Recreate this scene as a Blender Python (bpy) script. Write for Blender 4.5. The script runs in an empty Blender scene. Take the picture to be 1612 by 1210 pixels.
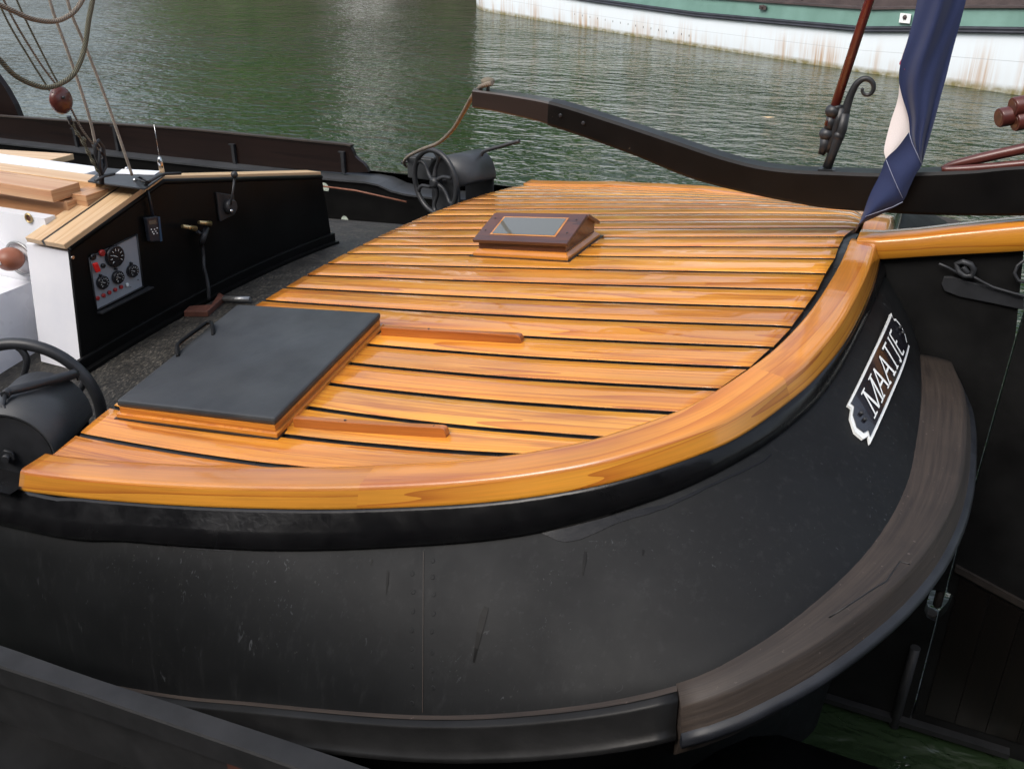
import bpy, bmesh, math, random
from mathutils import Vector, Matrix
from mathutils.bvhtree import BVHTree
import numpy as np
random.seed(7)
R=math.radians
scene=bpy.context.scene
C=scene.collection
# ------------------------------------------------------------------ camera
PITCH,AZ,F=R(26.7),R(25.3),1500.0
CP=np.array([2.3182391,-3.41321975,1.5])
_f0=np.array([-math.sin(AZ),math.cos(AZ),0.]); _u0=np.array([0,0,1.])
RT=np.array([math.cos(AZ),math.sin(AZ),0.])
FW=_f0*math.cos(PITCH)-_u0*math.sin(PITCH); UP=_u0*math.cos(PITCH)+_f0*math.sin(PITCH)
def ray(x,y): return FW+RT*((x-806)/F)-UP*((y-605)/F)
def onx(x,y,X): d=ray(x,y); return Vector(CP+d*((X-CP[0])/d[0]))
def ony(x,y,Y): d=ray(x,y); return Vector(CP+d*((Y-CP[1])/d[1]))
def onz(x,y,Z): d=ray(x,y); return Vector(CP+d*((Z-CP[2])/d[2]))
def onf(x,y,fn,t0=.4,t1=14):
    d=ray(x,y); ts=np.linspace(t0,t1,6000); P=CP+np.outer(ts,d)
    g=P[:,2]-fn(P[:,0],P[:,1]); return Vector(P[int(np.argmax(g<0))])
cam=bpy.data.cameras.new('camera'); co=bpy.data.objects.new('camera',cam); C.objects.link(co)
m=Matrix(((RT[0],UP[0],-FW[0],CP[0]),(RT[1],UP[1],-FW[1],CP[1]),(RT[2],UP[2],-FW[2],CP[2]),(0,0,0,1)))
co.matrix_world=m; cam.sensor_width=36; cam.lens=36*F/1612; cam.clip_end=2000; cam.clip_start=.02
scene.camera=co
# ------------------------------------------------------------------ materials
def srgb(h):
    h=h.lstrip('#'); v=[int(h[i:i+2],16)/255 for i in (0,2,4)]
    return tuple((c/12.92 if c<=.04045 else ((c+.055)/1.055)**2.4) for c in v)+(1,)
class M:
    def __init__(s,name,**k):
        s.m=bpy.data.materials.new(name); s.m.use_nodes=True; s.nt=s.m.node_tree
        s.b=s.nt.nodes['Principled BSDF']
        for a,v in k.items(): s.b.inputs[a].default_value=v
    def n(s,t,**k):
        nd=s.nt.nodes.new(t)
        for a,v in k.items():
            if a in nd.inputs: nd.inputs[a].default_value=v
            else: setattr(nd,a,v)
        return nd
    def l(s,a,b): s.nt.links.new(a,b)
    def tc(s,kind='Object',scale=(1,1,1),loc=(0,0,0)):
        t=s.n('ShaderNodeTexCoord'); mp=s.n('ShaderNodeMapping'); mp.inputs['Scale'].default_value=scale; mp.inputs['Location'].default_value=loc
        s.l(t.outputs[kind],mp.inputs['Vector']); return mp.outputs['Vector']
    def noise(s,vec,scale,detail=4,rough=.55,dist=0):
        n=s.n('ShaderNodeTexNoise'); n.inputs['Scale'].default_value=scale; n.inputs['Detail'].default_value=detail
        n.inputs['Roughness'].default_value=rough; n.inputs['Distortion'].default_value=dist; s.l(vec,n.inputs['Vector']); return n.outputs['Fac']
    def ramp(s,fac,stops):
        r=s.n('ShaderNodeValToRGB'); e=r.color_ramp.elements
        while len(e)<len(stops): e.new(.5)
        for i,(p,c) in enumerate(stops):
            e[i].position=p; e[i].color=c if len(c)==4 else tuple(c)+(1,)
        s.l(fac,r.inputs['Fac']); return r.outputs['Color']
    def mix(s,f,a,b,mode='MIX'):
        x=s.n('ShaderNodeMix'); x.data_type='RGBA'; x.blend_type=mode
        for inp,v in ((x.inputs[0],f),(x.inputs[6],a),(x.inputs[7],b)):
            if hasattr(v,'links'): s.l(v,inp)
            else: inp.default_value=v
        return x.outputs[2]
    def math(s,op,a,b=None,c=None):
        x=s.n('ShaderNodeMath',operation=op)
        for i,v in enumerate((a,b,c)):
            if v is None: continue
            if hasattr(v,'links'): s.l(v,x.inputs[i])
            else: x.inputs[i].default_value=v
        return x.outputs[0]
    def bump(s,h,strength=.3,dist=.01,target='Normal'):
        b=s.n('ShaderNodeBump'); b.inputs['Strength'].default_value=strength; b.inputs['Distance'].default_value=dist
        s.l(h,b.inputs['Height']); s.l(b.outputs['Normal'],s.b.inputs[target]); return b
    def col(s,c): s.l(c,s.b.inputs['Base Color'])
    def rough(s,c): s.l(c,s.b.inputs['Roughness'])
g=lambda v:(v,v,v,1)
def wood(name,cols,gl=.1,coat=1.,ring=26,stain=None,rnd=.8,spread=.3):
    w=M(name); t=w.n('ShaderNodeTexCoord'); gi=w.n('ShaderNodeNewGeometry')
    r=gi.outputs['Random Per Island']
    off=w.n('ShaderNodeCombineXYZ'); w.l(w.math('MULTIPLY',r,37.),off.inputs[0]); w.l(w.math('MULTIPLY',r,11.),off.inputs[1])
    ad=w.n('ShaderNodeVectorMath',operation='ADD'); w.l(t.outputs['UV'],ad.inputs[0]); w.l(off.outputs[0],ad.inputs[1])
    def mp(sx,sy):
        q=w.n('ShaderNodeMapping'); q.inputs['Scale'].default_value=(sx,sy,1); w.l(ad.outputs[0],q.inputs['Vector']); return q.outputs['Vector']
    base=w.noise(mp(.22,7.),1.,2,.45,.1)
    rr=w.math('FRACT',w.math('MULTIPLY',base,float(ring)))
    tri=w.math('POWER',rr,2.2)
    fib=w.noise(mp(4,170),1.,3,.6)
    big=w.noise(mp(1.3,3.5),1.,3,.5)
    c=w.ramp(tri,[(0,cols[0]),(.55,cols[1]),(1,cols[2])])
    tone=w.ramp(big,[(.3,g(1-spread)),(.7,g(1+spread*.4))])
    c=w.mix(1.,c,tone,'MULTIPLY')
    rt=w.ramp(r,[(0,(1.0,.93,.85,1)),(.3,(.78,.64,.52,1)),(.5,(1.15,1.18,1.2,1)),(.75,(.9,.80,.68,1)),(.88,(1.1,1.2,1.3,1)),(1,(1.1,1.02,.95,1))])
    c=w.mix(rnd,c,w.mix(1.,c,rt,'MULTIPLY'))
    c=w.mix(.3,c,w.mix(1.,c,w.ramp(fib,[(.3,g(.55)),(.7,g(1.2))]),'MULTIPLY'))
    if stain:
        st=w.noise(mp(1.1,8.),1.2,4,.6,.3)
        c=w.mix(w.ramp(st,[(.54,g(0)),(.70,g(.8))]),c,stain)
    w.col(c); w.b.inputs['Roughness'].default_value=.42
    w.b.inputs['Coat Weight'].default_value=coat; w.b.inputs['Coat Roughness'].default_value=gl
    w.bump(fib,.12,.001)
    wav=w.noise(t.outputs['Object'],9,2,.5)
    b=w.n('ShaderNodeBump'); b.inputs['Strength'].default_value=.18; b.inputs['Distance'].default_value=.012
    w.l(w.math('ADD',wav,w.math('MULTIPLY',tri,.04)),b.inputs['Height']); w.l(b.outputs['Normal'],w.b.inputs['Coat Normal'])
    return w.m
def metal(name,c0,c1,r0=.3,r1=.5,sc=14,spots=None,bump=.15,coat=0,spotlo=.66):
    w=M(name); v=w.tc('Object')
    a=w.noise(v,sc,5,.6); c=w.ramp(a,[(.35,c0),(.68,c1)])
    if spots:
        s_=w.noise(v,sc*6,3,.6); c=w.mix(w.ramp(s_,[(spotlo,g(0)),(spotlo+.06,g(1))]),c,spots)
    w.col(c); w.rough(w.ramp(w.noise(v,sc*.6,4,.6),[(.3,g(r0)),(.7,g(r1))]))
    w.bump(w.noise(v,sc*2.2,4,.6),bump,.004)
    if coat: w.b.inputs['Coat Weight'].default_value=coat; w.b.inputs['Coat Roughness'].default_value=.12
    return w.m
mats={}
mats['teak']=wood('varnished_pine',((.80,.33,.031,1),(.72,.265,.020,1),(.50,.14,.008,1)),stain=(.34,.085,.006,1),gl=.07,ring=17)
mats['rim']=wood('varnished_rim_wood',((.72,.275,.031,1),(.66,.23,.022,1),(.52,.15,.011,1)),ring=8,gl=.12,rnd=.2,stain=(.35,.08,.014,1))
mats['rimside']=wood('rim_side_wood',((.62,.26,.022,1),(.56,.21,.016,1),(.38,.11,.007,1)),ring=12,gl=.15,rnd=.2)
mats['mahog']=wood('mahogany',((.13,.045,.025,1),(.10,.032,.018,1),(.06,.02,.012,1)),gl=.2,coat=.6,ring=10)
mats['mahogmid']=wood('varnished_brown',((.52,.17,.03,1),(.44,.13,.022,1),(.28,.07,.012,1)),gl=.15,ring=12)
mats['lightpine']=wood('planed_pine',((.76,.57,.35,1),(.72,.51,.30,1),(.62,.39,.20,1)),gl=.4,coat=.15,ring=9,spread=.12,rnd=.4)
mats['fir']=wood('fir_beam',((.66,.42,.24,1),(.60,.34,.18,1),(.48,.23,.11,1)),gl=.4,coat=.2,ring=18,spread=.15,rnd=.4)
mats['darkbrown']=wood('dark_brown_board',((.012,.006,.005,1),(.010,.005,.004,1),(.006,.003,.003,1)),gl=.35,coat=.25,ring=8)
mats['brownplank']=wood('rudder_brown_plank',((.005,.0032,.0025,1),(.004,.0027,.002,1),(.002,.0015,.0015,1)),gl=.6,coat=.0,ring=12)
mats['caulk']=metal('seam_caulk',(.006,.006,.006,1),(.015,.015,.016,1),.25,.5,30)
mats['gloss']=metal('glossy_black_paint',(.003,.003,.0035,1),(.006,.006,.0065,1),.14,.30,14,bump=.2)
mats['strap']=metal('pale_strap',(.26,.23,.19,1),(.36,.33,.28,1),.8,.9,60)
for q_ in ('gloss','bulk0'):
    if q_ in mats: mats[q_].node_tree.nodes['Principled BSDF'].inputs['Specular IOR Level'].default_value=.32
mats['iron']=metal('black_iron',(.016,.017,.019,1),(.030,.032,.036,1),.35,.55,12,spots=(.07,.065,.06,1),spotlo=.72)
mats['portlight']=metal('pale_green_plate',(.30,.36,.30,1),(.5,.55,.48,1),.4,.6,60)
mats['batten']=metal('dark_batten',(.012,.009,.007,1),(.024,.018,.014,1),.6,.8,20)
mats['peg']=metal('worn_peg_wood',(.12,.10,.07,1),(.2,.17,.12,1),.6,.8,40)
mats['nrail']=metal('worn_dark_rail',(.009,.0095,.010,1),(.020,.020,.021,1),.5,.7,9,spots=(.06,.06,.055,1),spotlo=.75)
mats['band']=metal('iron_band',(.008,.009,.012,1),(.016,.018,.023,1),.38,.55,12,spots=(.08,.07,.06,1),spotlo=.74)
mats['lid']=metal('hatch_black',(.024,.026,.028,1),(.038,.041,.043,1),.34,.55,7,bump=.12,spots=(.09,.09,.085,1),spotlo=.74)
mats['coverpaint']=metal('winch_cover_paint',(.028,.031,.034,1),(.045,.048,.052,1),.38,.55,6,spots=(.12,.11,.10,1),spotlo=.73)
mats['bulk']=metal('bulkhead_black',(.003,.003,.003,1),(.006,.006,.006,1),.3,.5,5,spots=(.03,.03,.028,1),spotlo=.76)
mats['fin']=metal('stern_fin_black',(.006,.006,.006,1),(.013,.013,.013,1),.28,.6,5,spots=(.035,.035,.033,1),spotlo=.75,bump=.4)
mats['white']=metal('white_paint',(.74,.76,.80,1),(.80,.81,.83,1),.25,.4,4,bump=.05)
mats['whiteside']=metal('white_enamel',(.72,.73,.78,1),(.8,.8,.83,1),.2,.3,4,bump=.02)
mats['tiller']=metal('tiller_black',(.003,.0028,.0028,1),(.0065,.0058,.0055,1),.30,.46,7,spots=(.14,.11,.08,1),spotlo=.75)
mats['chrome']=metal('polished_steel',(.6,.6,.6,1),(.7,.7,.7,1),.15,.3,20); mats['chrome'].node_tree.nodes['Principled BSDF'].inputs['Metallic'].default_value=1
mats['brass']=metal('brass',(.55,.40,.18,1),(.6,.48,.26,1),.25,.4,20); mats['brass'].node_tree.nodes['Principled BSDF'].inputs['Metallic'].default_value=.9
mats['red']=metal('red_varnish',(.11,.016,.012,1),(.15,.025,.018,1),.22,.35,15,coat=.6)
mats['polered']=metal('pole_red',(.075,.016,.013,1),(.11,.026,.018,1),.3,.5,15,coat=.4)
mats['terracotta']=metal('terracotta_rubber',(.25,.085,.045,1),(.32,.11,.06,1),.35,.5,10)
mats['rustrod']=metal('rusty_rod',(.16,.06,.035,1),(.22,.09,.05,1),.5,.7,30)
mats['brick']=metal('brown_block_paint',(.075,.026,.017,1),(.12,.045,.03,1),.5,.7,14)
mats['panel']=metal('grey_panel',(.26,.28,.31,1),(.31,.33,.36,1),.35,.5,6,bump=.02)
mats['dialface']=metal('dial_black',(.01,.01,.012,1),(.018,.018,.02,1),.2,.3,10,bump=.0)
mats['redlamp']=metal('red_plastic',(.30,.02,.02,1),(.38,.03,.03,1),.25,.35,10)
mats['brightred']=metal('red_key_tag',(.65,.015,.012,1),(.75,.02,.02,1),.3,.4,10)
mats['whitemark']=metal('white_marking',(.75,.78,.76,1),(.85,.86,.84,1),.4,.5,30,bump=.02)
mats['radio']=metal('radio_plastic',(.012,.014,.02,1),(.02,.025,.035,1),.3,.45,30)
mats['radioblue']=metal('radio_blue',(.02,.06,.12,1),(.03,.09,.16,1),.3,.45,30)
mats['lcd']=metal('lcd',(.06,.075,.07,1),(.08,.09,.085,1),.15,.2,30,bump=0)
mats['plate']=metal('nameplate_blue_black',(.004,.004,.007,1),(.007,.007,.012,1),.2,.3,10,bump=0,coat=.6)
mats['alu']=metal('dull_pipe',(.28,.29,.29,1),(.4,.4,.4,1),.3,.5,30); mats['alu'].node_tree.nodes['Principled BSDF'].inputs['Metallic'].default_value=.8
def m_rope(name,c0,c1,pitch=70):
    w=M(name); t=w.tc('UV',(1,1,1)); wv=w.n('ShaderNodeTexWave'); wv.wave_type='BANDS'; wv.bands_direction='DIAGONAL'
    wv.inputs['Scale'].default_value=pitch; wv.inputs['Distortion'].default_value=1.; w.l(t,wv.inputs['Vector'])
    c=w.ramp(wv.outputs['Fac'],[(.1,c0),(.6,c1)]); n=w.noise(w.tc('Object'),20,3); c=w.mix(.4,c,w.mix(1.,c,w.ramp(n,[(.3,g(.5)),(.7,g(1.2))]),'MULTIPLY'))
    w.col(c); w.b.inputs['Roughness'].default_value=.85; w.bump(wv.outputs['Fac'],.8,.004); return w.m
mats['rope']=m_rope('pale_rope',(.12,.095,.07,1),(.36,.31,.25,1))
mats['ropedark']=m_rope('grey_green_rope',(.06,.06,.035,1),(.22,.21,.15,1))
mats['wire']=m_rope('pale_webbing',(.26,.23,.19,1),(.42,.38,.32,1),20)
for q_,v_ in (('darkbrown',.2),('bulk',.15),('tiller',.3),('fin',.2)): mats[q_].node_tree.nodes['Principled BSDF'].inputs['Specular IOR Level'].default_value=v_
# hull paint: dull black with scuffs and dust
def m_hull():
    w=M('weathered_black_hull'); v=w.tc('Object')
    a=w.noise(v,3.5,6,.65); c=w.ramp(a,[(.3,(.0030,.0034,.0038,1)),(.7,(.0066,.0074,.0080,1))])
    vs=w.tc('Object',(26,26,2.2)); s1=w.noise(vs,1.6,5,.7); c=w.mix(w.ramp(s1,[(.55,g(0)),(.8,g(.45))]),c,(.03,.031,.032,1))
    sp=w.noise(v,90,3,.7); zone=w.noise(v,4.5,3,.6)
    k=w.math('MULTIPLY',w.ramp(sp,[(.665,g(0)),(.73,g(.8))]),w.ramp(zone,[(.5,g(0)),(.72,g(1))]))
    c=w.mix(k,c,(.10,.10,.09,1))
    sc=w.noise(w.tc('Object',(40,40,5)),1.7,2,.5,1.5); k2=w.math('MULTIPLY',w.ramp(sc,[(.69,g(0)),(.72,g(.8))]),w.ramp(zone,[(.45,g(0)),(.65,g(.8))]))
    c=w.mix(k2,c,(.07,.075,.08,1))
    wet=w.noise(w.tc('Object',(1,1,1.6)),1.9,4,.6); c=w.mix(w.ramp(wet,[(.52,g(0)),(.64,g(.4))]),c,(.005,.0052,.0055,1))
    w.col(c); w.b.inputs['Specular IOR Level'].default_value=.26; w.rough(w.ramp(w.noise(v,5,5,.6),[(.3,g(.54)),(.7,g(.66))])); w.bump(w.noise(v,7,4,.55),.16,.012); return w.m
mats['hull']=m_hull()
def m_timber():
    w=M('weathered_brown_timber'); v=w.tc('UV',(1,1,1)); st=w.tc('UV',(2,60,1))
    a=w.noise(st,1.5,5,.6); c=w.ramp(a,[(.3,(.020,.014,.011,1)),(.7,(.048,.035,.026,1))])
    b=w.noise(w.tc('Object'),6,5,.6); c=w.mix(.6,c,w.mix(1.,c,w.ramp(b,[(.3,g(.6)),(.7,g(1.25))]),'MULTIPLY'))
    sp=w.noise(w.tc('Object'),60,3,.6); c=w.mix(w.ramp(sp,[(.68,g(0)),(.76,g(.5))]),c,(.2,.16,.14,1))
    w.col(c); w.b.inputs['Roughness'].default_value=.6; w.bump(a,.35,.004); return w.m
mats['timber']=m_timber()
def m_deck():
    w=M('gritty_nonslip_deck'); v=w.tc('Object',(1,.35,1)); v2=w.tc('Object')
    a=w.noise(v,170,3,.65); b=w.noise(v2,7,4,.6)
    c=w.ramp(a,[(.38,(.008,.008,.007,1)),(.54,(.030,.027,.022,1)),(.70,(.14,.125,.10,1))])
    c=w.mix(.6,c,w.mix(1.,c,w.ramp(b,[(.3,g(.35)),(.7,g(1.3))]),'MULTIPLY'))
    w.col(c); w.rough(w.ramp(b,[(.3,g(.45)),(.7,g(.75))])); w.bump(a,.8,.006); return w.m
mats['nonslip']=m_deck()
def m_glass():
    w=M('skylight_glass'); w.b.inputs['Base Color'].default_value=(.12,.125,.11,1); w.b.inputs['Roughness'].default_value=.06
    w.b.inputs['Coat Weight'].default_value=1.; return w.m
mats['glass']=m_glass()
def m_cloth(name,c0,c1):
    w=M(name); v=w.tc('UV',(420,420,1)); wv=w.noise(v,1.,2); c=w.ramp(wv,[(.3,c0),(.7,c1)]); w.col(c); w.b.inputs['Roughness'].default_value=.85
    w.b.inputs['Sheen Weight'].default_value=.15; w.bump(wv,.15,.001); return w.m
mats['blue']=m_cloth('blue_flag_cloth',(.008,.017,.066,1),(.014,.026,.092,1))
mats['flagwhite']=m_cloth('white_flag_cloth',(.72,.66,.66,1),(.8,.75,.74,1))
mats['flagred']=m_cloth('red_flag_cloth',(.35,.04,.08,1),(.42,.05,.1,1))
mats['thread']=m_cloth('pale_thread',(.25,.28,.40,1),(.32,.35,.45,1))
def m_water():
    w=M('canal_water'); v=w.tc('Object'); 
    big=w.noise(v,.22,3,.5)
    w.col(w.ramp(big,[(.35,(.013,.026,.011,1)),(.7,(.024,.038,.018,1))]))
    w.b.inputs['Roughness'].default_value=.04; w.b.inputs['IOR'].default_value=1.45
    r=w.tc('Object',(1,1,1)); 
    mp=w.n('ShaderNodeMapping'); mp.inputs['Rotation'].default_value=(0,0,R(-25)); mp.inputs['Scale'].default_value=(1.,1.9,1); t=w.n('ShaderNodeTexCoord'); w.l(t.outputs['Object'],mp.inputs['Vector'])
    n1=w.noise(mp.outputs['Vector'],2.4,2,.5,.3); n2=w.noise(mp.outputs['Vector'],7.5,2,.5,.5); n3=w.noise(mp.outputs['Vector'],.5,2,.5)
    h=w.math('ADD',w.math('MULTIPLY',n1,1.0),w.math('ADD',w.math('MULTIPLY',n2,.30),w.math('MULTIPLY',n3,1.3)))
    calm=w.ramp(w.noise(v,.16,2,.5),[(.35,g(.55)),(.65,g(1.15))])
    w.bump(w.math('MULTIPLY',h,calm),1.,.070); return w.m
mats['water']=m_water()
def m_bargehull():
    w=M('rust_streaked_white_hull'); v=w.tc('UV',(1,1,1))   # u metres along, v 0 waterline .. 1 top
    sx=w.n('ShaderNodeSeparateXYZ'); w.l(v,sx.inputs[0]); vv=sx.outputs[1]
    st=w.noise(w.tc('UV',(5.5,.12,1)),1.4,4,.65); st2=w.noise(w.tc('UV',(.9,.25,1)),1.3,3,.5)
    low=w.ramp(vv,[(0,g(1)),(.28,g(.75)),(.8,g(.12)),(1,g(0))])
    k=w.math('MULTIPLY',w.math('MULTIPLY',w.ramp(st,[(.40,g(0)),(.60,g(1))]),w.ramp(st2,[(.45,g(.05)),(.60,g(1))])),low)
    c=w.mix(k,(.70,.76,.80,1),(.42,.22,.07,1))
    foot=w.ramp(vv,[(0,g(1)),(.06,g(.9)),(.16,g(0))]); c=w.mix(w.math('MULTIPLY',foot,w.ramp(w.noise(w.tc('UV',(3,3,1)),2,4),[(.3,g(.35)),(.6,g(1))])),c,(.20,.17,.06,1))
    ln=w.math('COMPARE',vv,.55,.006); c=w.mix(w.math('MULTIPLY',ln,.5),c,(.3,.33,.35,1))
    w.col(c); w.b.inputs['Roughness'].default_value=.4; return w.m
mats['bargehull']=m_bargehull()
mats['bargegreen']=metal('faded_green_paint',(.10,.20,.165,1),(.14,.26,.22,1),.4,.6,1.5,spots=(.2,.22,.18,1),spotlo=.72)
mats['bargeblack']=metal('barge_black_wale',(.012,.014,.02,1),(.03,.032,.045,1),.4,.6,3)
mats['bargedeck']=metal('barge_brown_deck',(.045,.032,.032,1),(.075,.055,.052,1),.6,.8,3)
mats['stone']=metal('quay_brick',(.05,.035,.028,1),(.085,.06,.05,1),.7,.9,2)
mats['leafy']=metal('leaves',(.07,.18,.035,1),(.14,.26,.055,1),.5,.7,.8)
# ------------------------------------------------------------------ mesh builder
class MB:
    def __init__(s): s.v=[];s.f=[];s.mi=[];s.uv=[];s.sm=[]
    def face(s,idx,mi=0,uv=None,sm=False): s.f.append(tuple(idx)); s.mi.append(mi); s.uv.append(uv); s.sm.append(sm)
    def quad(s,a,b,c,d,mi=0,sm=False):
        i=len(s.v); s.v+= [Vector(p) for p in (a,b,c,d)]
        L=(s.v[i+1]-s.v[i]).length; W=(s.v[i+3]-s.v[i]).length
        s.face((i,i+1,i+2,i+3),mi,((0,0),(L,0),(L,W),(0,W)),sm)
    def grid(s,rows,mi=0,sm=True,closed=False,uvs=None):
        """rows: list of lists of points (longitudinal curves)"""
        n=len(rows[0]); i0=len(s.v)
        for r in rows: s.v+=[Vector(p) for p in r]
        us=[0]
        mid=rows[len(rows)//2]
        for k in range(1,n): us.append(us[-1]+(Vector(mid[k])-Vector(mid[k-1])).length)
        vs=[0]
        for j in range(1,len(rows)): vs.append(vs[-1]+(Vector(rows[j][n//2])-Vector(rows[j-1][n//2])).length)
        R_=len(rows); rng=R_ if closed else R_-1
        vs.append(vs[-1]+.01)
        if uvs: us,vs=uvs; vs=list(vs)+[vs[-1]]
        for j in range(rng):
            jj=(j+1)%R_; v1=vs[j+1]
            for k in range(n-1):
                s.face((i0+j*n+k,i0+j*n+k+1,i0+jj*n+k+1,i0+jj*n+k),mi,((us[k],vs[j]),(us[k+1],vs[j]),(us[k+1],v1),(us[k],v1)),sm)
        return i0
    def ngon(s,pts,mi=0,sm=False):
        i=len(s.v); s.v+=[Vector(p) for p in pts]; s.face(range(i,i+len(pts)),mi,None,sm)
    def prism(s,poly,off,mi=0):
        """poly: list of 3D points; off: extrusion vector"""
        off=Vector(off); n=len(poly); i=len(s.v); P=[Vector(p) for p in poly]
        s.v+=P+[p+off for p in P]
        s.face(range(i,i+n),mi); s.face(range(i+2*n-1,i+n-1,-1),mi)
        for k in range(n):
            k2=(k+1)%n; L=(P[k2]-P[k]).length; W=off.length
            s.face((i+k2,i+k,i+n+k,i+n+k2),mi,((L,0),(0,0),(0,W),(L,W)))
    def box8(s,p,mi=0):
        """p: 4 bottom then 4 top corners, same order"""
        i=len(s.v); s.v+=[Vector(q) for q in p]
        for f in ((0,3,2,1),(4,5,6,7),(0,1,5,4),(1,2,6,5),(2,3,7,6),(3,0,4,7)):
            a,b,c,d=[s.v[i+k] for k in f]; L=(b-a).length; W=(d-a).length
            if L>=W: uv=((0,0),(L,0),(L,W),(0,W))
            else: uv=((0,0),(0,L),(W,L),(W,0))
            s.face([i+k for k in f],mi,uv)
    def box(s,x0,x1,y0,y1,z0,z1,mi=0):
        s.box8([(x0,y0,z0),(x1,y0,z0),(x1,y1,z0),(x0,y1,z0),(x0,y0,z1),(x1,y0,z1),(x1,y1,z1),(x0,y1,z1)],mi)
    def obox(s,c,ax,ay,az,mi=0):
        c,ax,ay,az=map(Vector,(c,ax,ay,az))
        s.box8([c-ax-ay-az,c+ax-ay-az,c+ax+ay-az,c-ax+ay-az,c-ax-ay+az,c+ax-ay+az,c+ax+ay+az,c-ax+ay+az],mi)
    def tube(s,pts,r,n=12,mi=0,cap=True,closed=False,squash=None):
        P=[Vector(p) for p in pts]; rr=r if isinstance(r,(list,tuple)) else [r]*len(P)
        N=len(P); T=[]
        for k in range(N):
            a=P[(k-1)%N] if (closed or k>0) else P[k]; b=P[(k+1)%N] if (closed or k<N-1) else P[k]
            T.append((b-a).normalized())
        nrm=T[0].orthogonal().normalized(); i0=len(s.v); L=[0]
        for k in range(1,N+1): L.append(L[-1]+(P[k%N]-P[k-1]).length)
        for k in range(N):
            nrm=(nrm-T[k]*nrm.dot(T[k])).normalized(); bn=T[k].cross(nrm)
            for j in range(n):
                a=2*math.pi*j/n; s.v.append(P[k]+(nrm*math.cos(a)+bn*math.sin(a))*rr[k])
        for k in range(N if closed else N-1):
            k2=(k+1)%N
            for j in range(n):
                j2=(j+1)%n; c=2*math.pi*rr[k]/n
                s.face((i0+k*n+j,i0+k*n+j2,i0+k2*n+j2,i0+k2*n+j),mi,((L[k],j*c),(L[k],(j+1)*c),(L[k+1],(j+1)*c),(L[k+1],j*c)),True)
        if cap and not closed:
            s.face([i0+j for j in range(n)][::-1],mi); s.face([i0+(N-1)*n+j for j in range(n)],mi)
    def disc(s,c,nrm,r,h,n=28,mi=0,bev=.0):
        c=Vector(c); nrm=Vector(nrm).normalized()
        if bev: s.tube([c,c+nrm*(h-bev),c+nrm*h],[r,r,r-bev],n,mi)
        else: s.tube([c,c+nrm*h],r,n,mi)
    def sphere(s,c,r,mi=0,n=14,sc=(1,1,1)):
        c=Vector(c); i0=len(s.v); m_=n//2
        for a in range(m_+1):
            th=math.pi*a/m_
            for b in range(n):
                ph=2*math.pi*b/n; s.v.append(c+Vector((r*sc[0]*math.sin(th)*math.cos(ph),r*sc[1]*math.sin(th)*math.sin(ph),r*sc[2]*math.cos(th))))
        for a in range(m_):
            for b in range(n):
                b2=(b+1)%n; s.face((i0+a*n+b,i0+(a+1)*n+b,i0+(a+1)*n+b2,i0+a*n+b2),mi,None,True)
    def split(s,name,mat,parent=None,bevel=0):
        par=list(range(len(s.v)))
        def fd(a):
            while par[a]!=a: par[a]=par[par[a]]; a=par[a]
            return a
        for f in s.f:
            for q in f[1:]: par[fd(q)]=fd(f[0])
        key={}
        for i,v in enumerate(s.v):   # weld coincident
            k=(round(v.x,5),round(v.y,5),round(v.z,5))
            if k in key: par[fd(i)]=fd(key[k])
            else: key[k]=i
        grp={}
        for k,f in enumerate(s.f): grp.setdefault(fd(f[0]),[]).append(k)
        out=[]
        for ks in grp.values():
            m_=MB(); mp={}
            for k in ks:
                idx=[]
                for q in s.f[k]:
                    if q not in mp: mp[q]=len(m_.v); m_.v.append(s.v[q])
                    idx.append(mp[q])
                m_.face(idx,s.mi[k],s.uv[k],s.sm[k])
            out.append(m_.build(name,mat,parent,bevel))
        return out
    def build(s,name,mat,parent=None,bevel=0,kind=None,autosmooth=None):
        me=bpy.data.meshes.new(name); me.from_pydata([tuple(v) for v in s.v],[],s.f)
        ml=mat if isinstance(mat,(list,tuple)) else [mat]
        for m_ in ml: me.materials.append(mats[m_])
        me.polygons.foreach_set('material_index',s.mi); me.polygons.foreach_set('use_smooth',s.sm)
        uvl=me.uv_layers.new(name='UVMap'); k=0
        for f,uv in zip(s.f,s.uv):
            for q in range(len(f)):
                if uv: uvl.data[k].uv=uv[q]
                else:
                    p=s.v[f[q]]; uvl.data[k].uv=(p.x,p.y+p.z)
                k+=1
        bm=bmesh.new(); bm.from_mesh(me); bmesh.ops.remove_doubles(bm,verts=bm.verts,dist=1e-5); bmesh.ops.recalc_face_normals(bm,faces=bm.faces); bm.to_mesh(me); bm.free()
        o=bpy.data.objects.new(name,me); C.objects.link(o)
        if parent:
            o.parent=parent; o.matrix_parent_inverse=Matrix.Translation(-parent.location if parent.type=='EMPTY' else Vector())
        if bevel:
            b=o.modifiers.new('bevel','BEVEL'); b.width=bevel; b.segments=2; b.limit_method='ANGLE'; b.angle_limit=R(40)
            b.harden_normals=False
        if kind: o['kind']=kind
        return o
def wloc(o):
    v=o.location.copy()
    while o.parent: o=o.parent; v+=o.location
    return v
def empty(name,loc,label,cat,group=None):
    o=bpy.data.objects.new(name,None); C.objects.link(o); o.location=loc; o.empty_display_size=.1
    o['label']=label; o['category']=cat
    if group: o['group']=group
    return o
def tag(o,label,cat,group=None):
    o['label']=label; o['category']=cat
    if group: o['group']=group
    return o
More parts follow.
